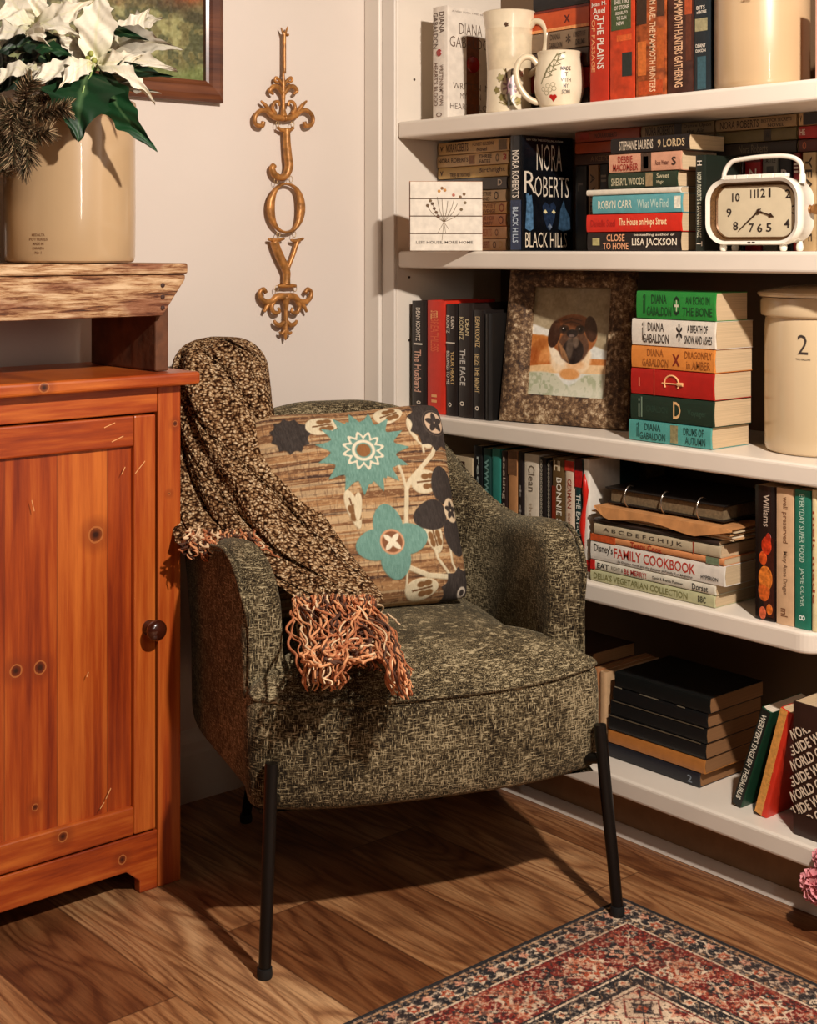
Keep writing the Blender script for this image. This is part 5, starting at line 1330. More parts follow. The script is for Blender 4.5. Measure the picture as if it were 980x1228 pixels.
# head
paint(C, ell(.535,.56,.235,.185,0,.03), (150,90,48)); paint(C, ell(.30,.565,.060,.125,-.18,.05), (56,32,22)); paint(C, ell(.745,.62,.060,.115,.20,.05), (62,36,24))
paint(C, ell(.50,.66,.15,.065,0,.4)*.7, (104,60,34)); paint(C, ell(.545,.46,.15,.15,0,.08), (86,58,42)); paint(C, ell(.545,.42,.105,.115,0,.06), (34,26,24)); paint(C, ell(.50,.44,.035,.10,0,.3)*.7, (104,88,74)); paint(C, ell(.57,.50,.030,.05,.2,.3)*.7, (120,100,82))
for ex in (.415,.615): paint(C, ell(ex,.61,.050,.040,0,.2), (44,28,20)); paint(C, ell(ex,.608,.024,.020,0,.1), (14,10,10)); paint(C, ell(ex-.01,.618,.007,.006,0,.1), (200,190,180))
paint(C, ell(.52,.575,.055,.036,0,.1), (26,20,20)); paint(C, ell(.515,.555,.03,.012,0,.3)*.8, (120,100,90))
for k in range(5): paint(C, sstep(.010,.004, seg_d(U, v, ((.36+.02*k)*asp,.50-.02*k), ((.42+.02*k)*asp,.36-.01*k)))*.5, (190,134,84))
for yy in (.68,.71): paint(C, sstep(.008,.003, curve_d(U, v, [(.40*asp,yy-.02),(.5*asp,yy),(.62*asp,yy-.02)]))*.7, (70,40,26))
C += (fur*28)[...,None]
paint(C, sstep(.01,-.01, v-(.215+.01*np.sin(u*9)-.10*np.exp(-((u-.52)/.12)**2))), (196,194,170)); paint(C, sstep(.01,-.01, v-(.215-.10*np.exp(-((u-.52)/.12)**2)))*sstep(.45,.65,n2_)*.8, (150,156,124)); paint(C, sstep(.05,-.05, v-.10)*.6*sstep(.4,.7,u+nz*.3), (220,216,196))
C += ((n2_-.5)*14)[...,None]
Pn = np.stack([iw0-.004+u*(iw1-iw0+.008), np.full_like(u, -.0035), ih0-.004+v*(ih1-ih0+.008)], -1)
grid_obj('dog_photograph', Pn, C, paint_mat('photo_print', .28, coat=.25), pf_)

# ================================================================ MUGS
def m_mug(): return paint_mat('mug_glaze', .25, coat=.5)
def mug(label, c, z, prof, paintfn, hand_pts, hr, hdir):
    t = thing('mug', label, 'mug', (c.x, c.y, z))
    nA = 260; H = prof[-1][1]
    # outer wall as painted grid facing angle 0 = camera
    cang = camang(c.x, c.y)
    P_ = catmull([(r, zz, 0) for r, zz in prof], 10); rr = np.array([p.x for p in P_]); zz = np.array([p.y for p in P_])
    vv = np.linspace(0, 1, 150); s_ = np.concatenate([[0], np.cumsum(np.hypot(np.diff(rr), np.diff(zz)))]); s_ /= s_[-1]
    R_ = np.interp(vv, s_, rr); Z_ = np.interp(vv, s_, zz)
    aa = np.linspace(-math.pi, math.pi, nA, endpoint=False)
    Ag = aa[:,None]*np.ones((1,150)); Rg = R_[None,:]*np.ones((nA,1)); Zg = Z_[None,:]*np.ones((nA,1))
    ang = Ag+cang
    Pn = np.stack([Rg*np.sin(ang), -Rg*np.cos(ang), Zg], -1)
    C = np.zeros((nA,150,3)); C[:] = (224,208,178); C += ((vn(Ag*2, Zg*30, 2, 3)-.5)*14)[...,None]
    paintfn(C, Ag*R_.mean(), Zg)
    grid_obj('mug_body', Pn, C, m_mug(), t, wrap=True)
    ri = prof[-1][0]
    MB().lathe([(ri-.0002,H),(ri-.0015,H+.0015),(ri-.0035,H+.0005),(ri-.0048,H-.004),(prof[-2][0]-.005,H*.6),(prof[1][0]-.006,.012),(0,.009)], 64, None, False).build('mug_inside', mat('mug_glaze_plain', (216,198,166), .25, coat=.5), t, smooth=True)
    MB().lathe([(0,.0012),(prof[0][0]*.98,.0004),(prof[0][0],.0004)], 48, None, False).build('mug_base', mat('mug_glaze_plain', (216,198,166), .25, coat=.5), t, smooth=True)
    a = cang+hdir; d = Vector((math.sin(a), -math.cos(a), 0))
    hp_ = catmull([d*x+Vector((0,0,y)) for x, y in hand_pts], 8)
    MB().tube(hp_, hr, 12).build('mug_handle', mat('mug_glaze_plain', (216,198,166), .25, coat=.5), t, smooth=True)
    return t, cang
def paint_flowers(C, X_, Z):
    st = lambda pts, w_, c: paint(C, sstep(w_+.0006, w_-.0004, curve_d(X_, Z, pts)), c)
    BRN, OL = (70,46,30), (116,104,56)
    st([(-.002,.01),(-.004,.06),(-.010,.10),(-.012,.155),(-.006,.175)], .0015, BRN); st([(0,.02),(.004,.07),(.008,.11),(.014,.145)], .0014, BRN)
    st([(-.012,.13),(-.022,.15)], .0008, BRN); st([(.006,.10),(.020,.115)], .0008, BRN); st([(-.006,.08),(-.024,.10)], .0009, OL); st([(.002,.05),(.022,.075)], .0009, OL)
    blobs = [(-.022,.152,.006,OL),(-.006,.178,.005,BRN),(.016,.150,.008,(150,120,80)),(.022,.116,.007,(190,130,110)),(-.026,.10,.007,OL),(.0,.125,.009,(130,112,90)),(-.010,.112,.006,OL),(.024,.078,.008,(188,124,104)),(.012,.09,.007,OL),(-.020,.07,.009,(150,140,90)),(-.028,.045,.008,OL),(.024,.045,.009,(160,120,90)),(-.016,.03,.008,OL),(.018,.022,.009,(170,150,90))]
    for x, z, r, c in blobs:
        d = np.hypot(X_-x, Z-z); a = np.arctan2(Z-z, X_-x); rr = r*(.6+.4*np.abs(np.sin(a*2.5)))
        paint(C, sstep(.0008,-.0008,d-rr)*.9, c); paint(C, sstep(.0008,0,np.abs(d-rr))*.8, BRN)
    for k in range(9):
        a = k*math.pi*2/9; st([(.002+.004*math.cos(a),.052+.004*math.sin(a)),(.002+.015*math.cos(a),.052+.017*math.sin(a))], .0022, (150,112,120)); 
    paint(C, sstep(.0055,.004,np.hypot(X_-.002,Z-.052)), (60,36,40))
    for k in range(7):
        st([(-.002,.012),(-.002+.020*math.sin((k-3)*.5),.012+.022*math.cos((k-3)*.4))], .0011, OL)
c_t = at_f(611, 300, 2.975)
mg, ca_ = mug('tall flared cream mug painted with wildflowers on the top shelf', c_t, SZ[0]+.0003, [(.047,0),(.0485,.004),(.0475,.03),(.0465,.09),(.048,.15),(.0535,.195),(.0565,.2085)], paint_flowers,
   [(.046,.175),(.060,.187),(.078,.180),(.086,.160),(.083,.125),(.070,.095),(.050,.080),(.044,.078)], .0068, math.radians(62))
q = MB(); put_text(q, 'Clara West', (-.014,0,.009), (1,0,0), (0,0,1), .026, .006, .0, wrapR(.0482, ca_)); q.build('painted_signature', mat('mug_ink', (80,60,48), .4), mg)
def paint_leafs(C, X_, Z):
    st = lambda pts, w_, c: paint(C, sstep(w_+.0005, w_-.0003, curve_d(X_, Z, pts)), c)
    G_ = (104,98,66)
    st([(-.036,.045),(-.024,.075),(-.006,.100),(.012,.106)], .0009, G_)
    for t in (.2,.4,.6,.8):
        x = -.036+.040*t; z = .045+.055*t; st([(x,z),(x+.014,z+.004)], .0007, G_); st([(x,z),(x+.002,z+.014)], .0007, G_); st([(x+.014,z+.004),(x+.002,z+.014)], .0006, G_)
    st([(-.004,.104),(-.020,.080),(-.030,.055)], .0007, G_); st([(.004,.104),(-.010,.078),(-.020,.055)], .0006, G_)
    for x, z in ((-.032,.034),(-.026,.026),(-.018,.032),(-.022,.040),(-.012,.042),(-.010,.034)):
        paint(C, sstep(.0008,.0,np.abs(np.hypot(X_-x,Z-z)-.0040)), G_)
    d = np.minimum(np.hypot(X_+.0165,Z-.0185), np.hypot(X_+.0095,Z-.0185)); paint(C, sstep(.0046,.0038,d), (168,30,26))
    t = (Z-.008)/.009; paint(C, ((Z > .008)&(Z < .0180)&(np.abs(X_+.013) < .0072*np.clip(t,0,1))).astype(float), (168,30,26))
c_s = at_f(671, 300, 2.855)
mg, ca_ = mug('small round cream mug with green sketch and red heart on the top shelf', c_s, SZ[0]+.0003, [(.034,0),(.040,.005),(.0485,.030),(.0500,.050),(.0475,.075),(.0430,.098),(.0445,.110)], paint_leafs,
   [(.044,.088),(.058,.102),(.076,.098),(.086,.075),(.080,.045),(.064,.022),(.046,.012),(.042,.014)], .0062, math.radians(-86))
q = MB(); 
for k, (s, wd) in enumerate((('MADE', .020), ('IT', .008), ('WITH', .020), ('MY', .010), ('SON', .016))):
    put_text(q, s, (.013-wd/2, 0, .070-k*.0115), (1,0,0), (0,0,1), wd, .0075, .01, wrapR(.0506, ca_))
q.build('painted_words', mat('mug_ink', (70,54,44), .4), mg)

# ================================================================ FLOWER SIGN
pl_ = at_f(492, 300, 2.965); 
sg = thing('wooden_sign', 'small white plank sign with a wildflower bunch at the left end of the second shelf', 'sign', (pl_.x, pl_.y, SZ[1]+.0003), -YAW+math.radians(3))
SW, SH = .150, .145
px0 = 0
Wc = mat('sign_whitewash', (224,212,194), .7, var=.12, vs_=60, c2=None)
for k in range(4): MB().box(0, SW, 0, .007, .0005+k*SH/4, (k+1)*SH/4-.0012).build('plank', Wc, sg, bevel=.0008)
MB().prism([(-.001,0),(SW+.001,0),(SW+.001,SH),(-.001,SH)], 'y', .0075, .018).build('backing_block', mat('sign_side_wood', (150,92,46), .7, var=.25), sg)
def stroke(pts, r, c, nm_='painted_flower'):
    q = MB(); P = catmull([(x,-.0003,z) for x, z in pts], 5)
    q.tube(P, r, 5, True); o = q.build(nm_, mat('sign_ink', c, .7), sg); o.scale = (1,.35,1); return o
bx_, bz_ = .070, .060
for tp in ((.046,.098),(.056,.112),(.066,.108),(.078,.104),(.092,.110),(.098,.098),(.036,.092),(.104,.080)):
    stroke([(bx_,bz_),((bx_+tp[0])/2+(tp[0]-bx_)*.15,(bz_+tp[1])/2),tp], .0006, (104,80,50))
for tp in ((.056,.035),(.066,.022),(.074,.036),(.080,.045)): stroke([(bx_,bz_),tp], .0005, (124,98,66))
for tp, c in (((.046,.098),(90,64,40)),((.036,.094),(100,74,44)),((.050,.088),(84,56,36)),((.054,.080),(96,66,40)),((.042,.104),(110,84,50)),((.058,.072),(90,60,40)),((.090,.116),(190,110,90)),((.104,.112),(120,90,60)),((.112,.118),(120,90,60)),((.106,.086),(110,90,60)),((.114,.100),(120,100,70)),((.060,.124),(196,140,70)),((.072,.126),(190,130,66)),((.066,.130),(130,90,50))):
    MB().lathe([(.0036,0),(.002,.0006),(0,.0006)], 6, Matrix.Translation((tp[0],-.0001,tp[1])) @ Matrix.Rotation(math.pi/2, 4, 'X')).build('painted_flower', mat('sign_ink', c, .7), sg)
q = MB(); put_text(q, 'LESS HOUSE, MORE HOME', (.012,-.0004,.014), (1,0,0), (0,0,1), .118, .0068, .012); q.build('sign_lettering', mat('sign_text', (70,58,46), .7), sg)

# ================================================================ JOY WALL ORNAMENT
JY = 2.482
def jp(px, py, dy=0.0):
    p = at_Y(px, py, JY); return Vector((p.x, JY+dy, p.z))
M_GD = mat('antique_bronze', (176,120,62), .40, metal=.35, var=.45, vs_=70, bump=.3)
joy = thing('joy_wall_hanging', 'antique bronze hanging ornament spelling JOY between two scrolls on the wall', 'wall decoration', (0,0,0))
def gt(name, pts, rad, par=None, k=6, n=10):
    P = catmull([jp(*p) for p in pts], k)
    m = len(P); R = [float(np.interp(i/(m-1)*(len(rad)-1), range(len(rad)), rad)) for i in range(m)]
    return MB().tube(P, R, n).build(name, M_GD, par or joy, smooth=True)
px_ = .0021
gt('hanging_rod', [(341,38),(341,60),(341,88)], [2.0*px_]*3)
gt('rod_finial', [(337,33),(339,38),(341,42),(343,38),(345,32)], [.6*px_,1.3*px_,2*px_,1.3*px_,.6*px_])
MB().lathe([(1.6*px_,0),(1.2*px_,.006),(0,.007)], 12, Matrix.Translation(jp(344,42)) @ Matrix.Rotation(math.pi/2,4,'X')).build('rod_finial', M_GD, joy, smooth=True)
def sym(name, pts, rad, cx):
    for s in (-1, 1): gt(name, [(cx+s*(x-cx), y) for x, y in pts], rad)
# upper scroll bracket
sym('scroll', [(341,142),(352,140),(361,133),(369,133),(375,140),(374,149),(367,151),(365,146)], [3.4*px_,3.4*px_,2.6*px_,2.4*px_,2.3*px_,2.2*px_,2.6*px_,2.4*px_], 340.5)
sym('scroll_leaf', [(357,134),(362,127),(368,121)], [1.8*px_,2.2*px_,1.0*px_], 340.5)
sym('scroll_leaf', [(350,137),(354,130),(352,123),(347,122),(346,127)], [2.2*px_,2*px_,1.8*px_,1.6*px_,1.4*px_], 340.5)
gt('scroll_leaf', [(340,139),(340,128),(340,112),(340,100),(340,86)], [4.4*px_,1.6*px_,2.4*px_,2.2*px_,1.0*px_])
sym('scroll_leaf', [(341,112),(346,105),(352,104),(356,109),(352,113)], [2.4*px_,2.6*px_,2.6*px_,2.2*px_,1.2*px_], 340)
sym('scroll_leaf', [(341,101),(345,96),(349,93),(350,97),(346,99)], [1.8*px_,1.6*px_,1.6*px_,1.4*px_,1.0*px_], 340)
# links
def ringlet(px, py):
    c = jp(px, py); MB().tube([c+Vector((.0042*math.cos(a),0,.0065*math.sin(a))) for a in [k*math.pi/8 for k in range(17)]], .0007, 6, False).build('wire_link', mat('link_brass', (190,160,110), .35, metal=.6), joy, smooth=True)
for p in ((333,149),(351,149),(331,217),(349,215),(334,281),(353,281),(332,346),(354,346)): ringlet(*p)
# J
J = gt('letter_j', [(343.5,154),(344,170),(345.5,188),(346.5,200),(343,210),(336,213),(329,209),(326.5,202),(329,198)], [4.2*px_,4.2*px_,4.6*px_,4.8*px_,4*px_,3.4*px_,3.6*px_,3.4*px_,3.0*px_])
gt('letter_serif', [(333,153),(338,156),(343,156.5),(348,156),(352,153)], [1.6*px_,2*px_,2.2*px_,2*px_,1.6*px_], J)
# O: flattened ring of varying breadth
n = 64; q = MB(); vs = []; fs = []
for i in range(n):
    a = 2*math.pi*i/n; ca, sa = math.cos(a), math.sin(a)
    o_ = (343+23*ca, 249.5-30.5*sa); wd = 3.2+6.2*abs(ca)**1.3; i_ = (343+(23-wd)*ca, 249.5-(30.5-3.0-1.2*abs(ca))*sa)
    a3, b3 = jp(*o_), jp(*i_); m3 = (a3+b3)/2
    for pnt, dy in ((a3,.002),(a3.lerp(m3,.2),-.004),(m3,-.0065),(b3.lerp(m3,.2),-.004),(b3,.002)): vs.append(pnt+Vector((0,dy,0)))
for i in range(n):
    j = (i+1) % n
    for k in range(5): fs.append((i*5+k, i*5+(k+1)%5, j*5+(k+1)%5, j*5+k))
q.add(vs, fs); q.build('letter_o', M_GD, joy, smooth=True)
# Y
Yl = gt('letter_y', [(328.5,289),(333,302),(339,315),(343.5,326),(343.5,334),(343.5,341)], [4.6*px_,4.8*px_,4.8*px_,4.4*px_,4.2*px_,4.4*px_])
gt('letter_arm', [(357,289),(353,302),(348,315),(345,324)], [2.4*px_,2.3*px_,2.3*px_,2.0*px_], Yl)
gt('letter_serif', [(322,287),(328,288),(334,288),(341,286)], [1.4*px_,2*px_,2*px_,1.2*px_], Yl)
gt('letter_serif', [(349,288),(354,289),(359,288),(364,286)], [1.2*px_,2*px_,2*px_,1.2*px_], Yl)
gt('letter_serif', [(334,343),(339,342.5),(344,342),(349,342.5),(355,343)], [1.6*px_,2.2*px_,3*px_,2.2*px_,1.6*px_], Yl)
# lower scroll
sym('scroll', [(343,356),(352,356),(359,361),(366,362),(372,357),(373,350),(369,347),(366,351)], [4.2*px_,4*px_,3*px_,3*px_,2.6*px_,2.2*px_,2.4*px_,2.2*px_], 342.5)
sym('scroll_leaf', [(360,362),(365,368),(368,374)], [2.2*px_,2.2*px_,1.4*px_], 342.5)
sym('scroll_leaf', [(356,360),(359,368),(356,375),(350,374),(351,369)], [2.6*px_,2.4*px_,2.2*px_,1.8*px_,1.4*px_], 342.5)
gt('scroll_leaf', [(343,356),(343,372),(343,385),(342.5,398),(342.5,408)], [5*px_,2*px_,2.4*px_,2.4*px_,.8*px_])
sym('scroll_leaf', [(344,386),(349,390),(354,388),(356,384)], [2.4*px_,2.6*px_,2.2*px_,1.2*px_], 342.5)
sym('scroll_leaf', [(343.5,396),(347,400),(350,398)], [1.8*px_,1.8*px_,1.0*px_], 342.5)

# ================================================================ WALL PAINTING
X0, X1p, Z0, Z1 = .96, 1.647, 1.423, 1.98
wp = thing('wall_painting', 'landscape painting in a moulded reddish wooden frame on the wall behind the poinsettia', 'painting', (X0, WY-.006, Z0))
PW_, PH_ = X1p-X0, Z1-Z0; fw_ = .043
M_FR = m_pine('frame_mahogany', True)
for n_ in M_FR.node_tree.nodes:
    if n_.type == 'VALTORGB':
        for e, c in zip(n_.color_ramp.elements, ((30,12,7),(58,26,14),(84,42,22),(120,68,38))): e.color = lin(c)
for quad in (((0,0),(PW_,0),(PW_-fw_,fw_),(fw_,fw_)), ((PW_,0),(PW_,PH_),(PW_-fw_,PH_-fw_),(PW_-fw_,fw_)), ((PW_,PH_),(0,PH_),(fw_,PH_-fw_),(PW_-fw_,PH_-fw_)), ((0,PH_),(0,0),(fw_,fw_),(fw_,PH_-fw_))):
    mitre('frame_rail', quad, M_FR, wp, th=.024)
nu, nv = 300, 240
u = np.linspace(0,1,nu)[:,None]*np.ones((1,nv)); v = np.linspace(0,1,nv)[None,:]*np.ones((nu,1))
a_ = vn(u*1.25, v, 9, 1, 4); b_ = vn(u*1.25, v, 40, 2, 3); d_ = vn(u*1.25, v, 18, 6, 3)
C = np.zeros((nu,nv,3)); C[:] = (126,118,72)
C += ((b_-.5)*90)[...,None]*np.array([1,1,.7])
paint(C, sstep(.42,.60,b_)*sstep(.46,.30,v)*.75, (62,66,40)); paint(C, sstep(.55,.7,d_)*sstep(.5,.2,v)*.8, (168,164,110))
paint(C, sstep(.10,.02,v+(a_-.5)*.1), (112,122,66))
paint(C, sstep(.30,.42,v+(a_-.5)*.12)*.95, (150,64,30)); paint(C, sstep(.30,.42,v+(a_-.5)*.12)*sstep(.45,.65,b_)*.8, (198,112,52)); paint(C, sstep(.30,.42,v)*sstep(.6,.8,d_)*.8, (76,40,22))
paint(C, sstep(.72,.80,v+(a_-.5)*.1), (186,172,130))
paint(C, sstep(.06,.02,np.abs(v-.31+.05*np.sin(u*7)))*.5, (54,44,26))
C += ((vn(u*1.25,v,110,9,2)-.5)*46)[...,None]
Pn = np.stack([fw_-.003+u*(PW_-2*fw_+.006), np.full_like(u,-.004)-vn(u*1.25,v,90,3,2)*.0008, fw_-.003+v*(PH_-2*fw_+.006)], -1)
grid_obj('canvas', Pn, C, paint_mat('oil_paint', .5), wp)
# ================================================================ POINSETTIA
M_LEAF = paint_mat('leaf_surface', .5)
def leaf3(base, tip, width, parent, kind='white', droop=.0, fold=.22, lobes=0, roll=0.0, seed=0, shade=1.0, name='bract'):
    base = Vector(base); tip = Vector(tip); ax = tip-base; L_ = ax.length
    rs = np.random.RandomState(seed)
    t0 = ax.normalized(); view = Vector((-S_, -C_, .25)).normalized()
    side = t0.cross(view)
    side = side.normalized() if side.length > .05 else Vector((C_, -S_, 0))
    nrm = side.cross(t0).normalized()
    if nrm.dot(view) < 0: nrm = -nrm
    Rr = Matrix.Rotation(roll, 3, t0); side = Rr @ side; nrm = Rr @ nrm
    nu, nv = 36, 15
    Pn = np.zeros((nu, nv, 3)); Cn = np.zeros((nu, nv, 3))
    bend = (rs.rand()-.5)*.10*L_
    for i in range(nu):
        t = i/(nu-1)
        wv = math.sin(math.pi*min(1, t**.72))**.85*(1-t*.15)
        if t > .75: wv *= 1-.35*((t-.75)/.25)*(1-(t-.75)/.25)*2
        if lobes == 2:
            wv = wv*.80+.26*max(0,1-abs(t-.44)/.07)+.14*max(0,1-abs(t-.66)/.05)
            if t > .66: wv *= 1-.35*(t-.66)/.34
        elif lobes:
            d1 = ((t-.36)/.07); d2 = ((t-.62)/.06)
            wv = wv*.80+.30*math.exp(-d1*d1)+.16*math.exp(-d2*d2)
        wv += .03*math.sin(t*23+seed)+.02*math.sin(t*41)
        wv = max(.015, wv) if t < .985 else .01
        c = base+ax*t+nrm*(math.sin(math.pi*t)*(.10+droop)*L_)+side*bend*math.sin(math.pi*t)
        c.z += 0
        for j in range(nv):
            s = 2*j/(nv-1)-1
            p = c+side*(s*wv*width/2)+nrm*(fold*abs(s)**1.3*wv*width/2*(.6)+.004*math.sin(t*14+s*3+seed)+.002*math.sin(t*31+j))
            p -= t0*(abs(s)*.10*L_*(1-t)*wv)*-.6*(1 if lobes == 1 else .6)
            Pn[i, j] = p
            vein = math.exp(-(s/.06)**2)*(1-t*.6)
            # side veins run forward
            q = (t*7.0-abs(s)*1.1) % 1.0; sv = max(0, 1-abs(q-.5)/.09)*.5*(1-abs(s))
            if kind == 'white':
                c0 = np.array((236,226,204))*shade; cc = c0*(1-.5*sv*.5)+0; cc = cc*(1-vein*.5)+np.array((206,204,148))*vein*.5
                g = max(0, 1-t*3.2)*.35; cc = cc*(1-g)+np.array((176,178,110))*g
            elif kind == 'green':
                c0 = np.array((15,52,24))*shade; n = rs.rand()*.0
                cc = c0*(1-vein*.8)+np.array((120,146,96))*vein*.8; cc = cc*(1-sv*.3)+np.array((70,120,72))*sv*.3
            Cn[i, j] = cc
    o = grid_obj(name, Pn, Cn, M_LEAF, parent)
    return o
poin = thing('poinsettia', 'white and dark green poinsettia spilling over the rim of the tall tan crock', 'plant', (0,0,0))
W_ = [ # base px, tip px, width px, depth base, depth tip, shade
 ((114,80),(124,-14),46,2.42,2.46,1.0,0),
 ((118,76),(172,66),26,2.42,2.40,1.0,.3), ((118,80),(186,124),20,2.42,2.36,.98,-.5),
 ((124,60),(180,10),30,2.47,2.50,.92,.4), ((132,42),(218,60),32,2.48,2.44,.82,.5), ((126,68),(212,84),26,2.45,2.40,.9,-.2),
 ((108,78),(28,104),34,2.42,2.36,.95,.3), ((110,76),(70,106),24,2.41,2.34,1.0,-.3), ((106,72),(64,40),26,2.46,2.44,.92,.4),
 ((112,74),(92,30),20,2.46,2.44,.88,-.4),
 ((42,30),(112,0),30,2.46,2.44,1.0,.4), ((42,30),(4,-12),30,2.46,2.46,1.0,-.3), ((40,30),(-18,22),30,2.45,2.42,.96,.4),
 ((38,34),(58,54),22,2.43,2.36,1.0,.2), ((44,34),(96,44),24,2.44,2.40,.95,-.4), ((36,36),(-16,54),28,2.43,2.38,.88,.3), ((42,28),(52,-16),26,2.48,2.50,1.0,.2),
 ((44,80),(-10,106),26,2.42,2.36,.92,.3), ((60,84),(16,84),20,2.46,2.42,.8,-.2), ((36,60),(-8,50),22,2.47,2.44,.85,.2),
 ((150,30),(196,22),24,2.52,2.50,.86,.3), ((76,10),(100,-18),24,2.5,2.52,.95,0), ((136,88),(192,112),18,2.44,2.39,.74,.4)]
for k, (b_, t_, wd, f0, f1, sh, ro) in enumerate(W_):
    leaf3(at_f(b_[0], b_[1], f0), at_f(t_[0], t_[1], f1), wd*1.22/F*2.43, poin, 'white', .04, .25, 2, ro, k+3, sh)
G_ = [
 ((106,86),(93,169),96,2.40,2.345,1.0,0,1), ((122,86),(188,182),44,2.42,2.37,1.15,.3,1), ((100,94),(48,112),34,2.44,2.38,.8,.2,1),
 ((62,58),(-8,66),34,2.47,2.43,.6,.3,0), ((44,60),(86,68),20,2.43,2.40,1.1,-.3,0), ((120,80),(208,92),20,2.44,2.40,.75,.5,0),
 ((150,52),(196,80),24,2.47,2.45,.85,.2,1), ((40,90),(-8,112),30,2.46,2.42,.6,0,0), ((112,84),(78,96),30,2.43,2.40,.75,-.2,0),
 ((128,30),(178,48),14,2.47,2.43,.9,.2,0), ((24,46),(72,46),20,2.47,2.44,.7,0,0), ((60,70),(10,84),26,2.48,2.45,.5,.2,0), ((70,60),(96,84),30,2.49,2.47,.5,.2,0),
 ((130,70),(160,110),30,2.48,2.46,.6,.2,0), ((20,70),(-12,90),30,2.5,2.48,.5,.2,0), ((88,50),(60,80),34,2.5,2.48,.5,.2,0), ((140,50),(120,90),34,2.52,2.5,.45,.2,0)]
for k, (b_, t_, wd, f0, f1, sh, ro, lo) in enumerate(G_):
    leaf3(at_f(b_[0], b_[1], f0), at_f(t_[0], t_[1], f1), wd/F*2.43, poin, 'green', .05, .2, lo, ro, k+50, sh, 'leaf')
M_STEM = mat('green_stem', (96,128,70), .6)
root = at_f(84, 160, 2.527)
for (px, py, f) in ((112,82,2.43),(42,34,2.45),(60,80,2.46),(132,60,2.48),(24,56,2.48)):
    e = at_f(px, py, f); mid = (root+e)/2+Vector((0,0,.02))
    MB().tube(catmull([root+Vector((0,0,-.05)), mid, e], 8), .0032, 8).build('stem', M_STEM, poin, smooth=True)
for px, py in ((106,98),(112,84)): pass
MB().tube(catmull([at_f(112,78,2.40), at_f(108,92,2.385), at_f(101,104,2.372), at_f(98,118,2.365)], 6), .0015, 6).build('leaf_stalk', mat('pale_stalk', (150,176,104), .5), poin, smooth=True)
for (px, py, f) in ((109,64,2.415),(113,72,2.41),(105,70,2.41),(40,30,2.43)):
    MB().lathe([(0,-.006),(.004,-.004),(.005,0),(.003,.004),(0,.005)], 10, Matrix.Translation(at_f(px,py,f)), False).build('flower_bud', mat('bud_green', (150,152,70), .5), poin, smooth=True)

# ================================================================ PINE SPRIG
sprig = thing('pine_sprig', 'brownish pine sprig with fine needles hanging at the left of the tall crock', 'plant sprig', (0,0,0))
rs = np.random.RandomState(9)
br = [[(18,130,2.36),(12,150,2.34),(18,172,2.33),(14,196,2.328)],[(60,118,2.42),(30,128,2.37),(10,150,2.35),(4,205,2.335)], [(26,124,2.37),(46,136,2.355),(66,132,2.345),(80,130,2.34)], [(20,140,2.36),(30,166,2.34),(34,190,2.335),(26,204,2.333)], [(14,150,2.355),(-4,172,2.34),(-12,196,2.33)], [(32,128,2.37),(30,112,2.35),(38,98,2.345)], [(24,146,2.36),(44,160,2.345),(58,158,2.34)], [(18,134,2.36),(2,128,2.345),(-10,120,2.34)]]
mbs = MB(); V = []; Fc = []; mi = []
for pts in br:
    P = catmull([at_f(*p) for p in pts], 10)
    MB().tube(P, .0014, 6).build('twig', mat('twig_brown', (92,60,38), .8), sprig, smooth=True)
    for i in range(1, len(P)):
        tdir = (P[i]-P[i-1]).normalized()
        for k in range(22):
            q = P[i-1].lerp(P[i], rs.rand())
            rnd = Vector(rs.randn(3)); rnd -= tdir*rnd.dot(tdir); rnd.normalize()
            d = (rnd*.85+tdir*.65).normalized(); ln = .015+.013*rs.rand()
            m_ = q+d*ln*.5+rnd*.001; e = q+d*ln+Vector((0,0,-.0012))
            mb = MB(); mb.tube([q, m_, e], [.00055,.0006,.0002], 4, True); base = len(V); V += mb.v; Fc += [tuple(base+a for a in f) for f in mb.f]
            mi += [rs.choice(3, p=[.45,.33,.22])]*len(mb.f)
o = link_mesh('needles', V, Fc, None, sprig, False, [mat('needle_brown', (84,60,38), .6), mat('needle_olive', (58,54,32), .6), mat('needle_pale', (186,158,120), .6)], mi)
o['kind'] = 'stuff'

# ================================================================ PINK FLOWERS at the right edge
def pompon(label, c, R_, seed):
    t = thing('pink_flower', label, 'flower', c)
    rs = np.random.RandomState(seed)
    for k in range(34):
        th = math.acos(1-2*(k+.5)/34); ph = k*2.39996
        d = Vector((math.sin(th)*math.cos(ph), math.sin(th)*math.sin(ph), math.cos(th)))
        a = d.cross(Vector((.3,.2,1))).normalized(); b_ = d.cross(a).normalized()
        nu, nv = 9, 9; Pn = np.zeros((nu,nv,3)); Cn = np.zeros((nu,nv,3)); w0 = R_*.55
        for i in range(nu):
            for j in range(nv):
                r = i/(nu-1); an = j/(nv-1)*2*math.pi
                rr = w0*r*(1+.22*math.sin(an*5+k))*(1+.1*rs.rand())
                p = d*(R_*.55+R_*.40*r**1.5+.12*R_*math.sin(an*5+k)*r)+a*rr*math.cos(an)+b_*rr*math.sin(an)
                Pn[i,j] = p; Cn[i,j] = (226-20*(1-r),120+30*r,128+26*r)
        grid_obj('petal', Pn, Cn, paint_mat('petal_pink', .7), t)
    MB().lathe([(0,-R_*.6),(R_*.6,0),(0,R_*.6)], 16, None, False).build('calyx', mat('calyx_pink', (150,60,70), .7), t, smooth=True)
    return t
f_ = 2.33
f1 = at_f(982, 1062, f_); pk = pompon('ruffled pink blossom lying by the bookcase trim at the right edge', (f1.x, f1.y, max(f1.z, .03)), .026, 1)
f2 = at_f(988, 1030, f_); pk2 = pompon('smaller pink blossom above the other one at the right edge', (f2.x, f2.y, f2.z), .016, 2)
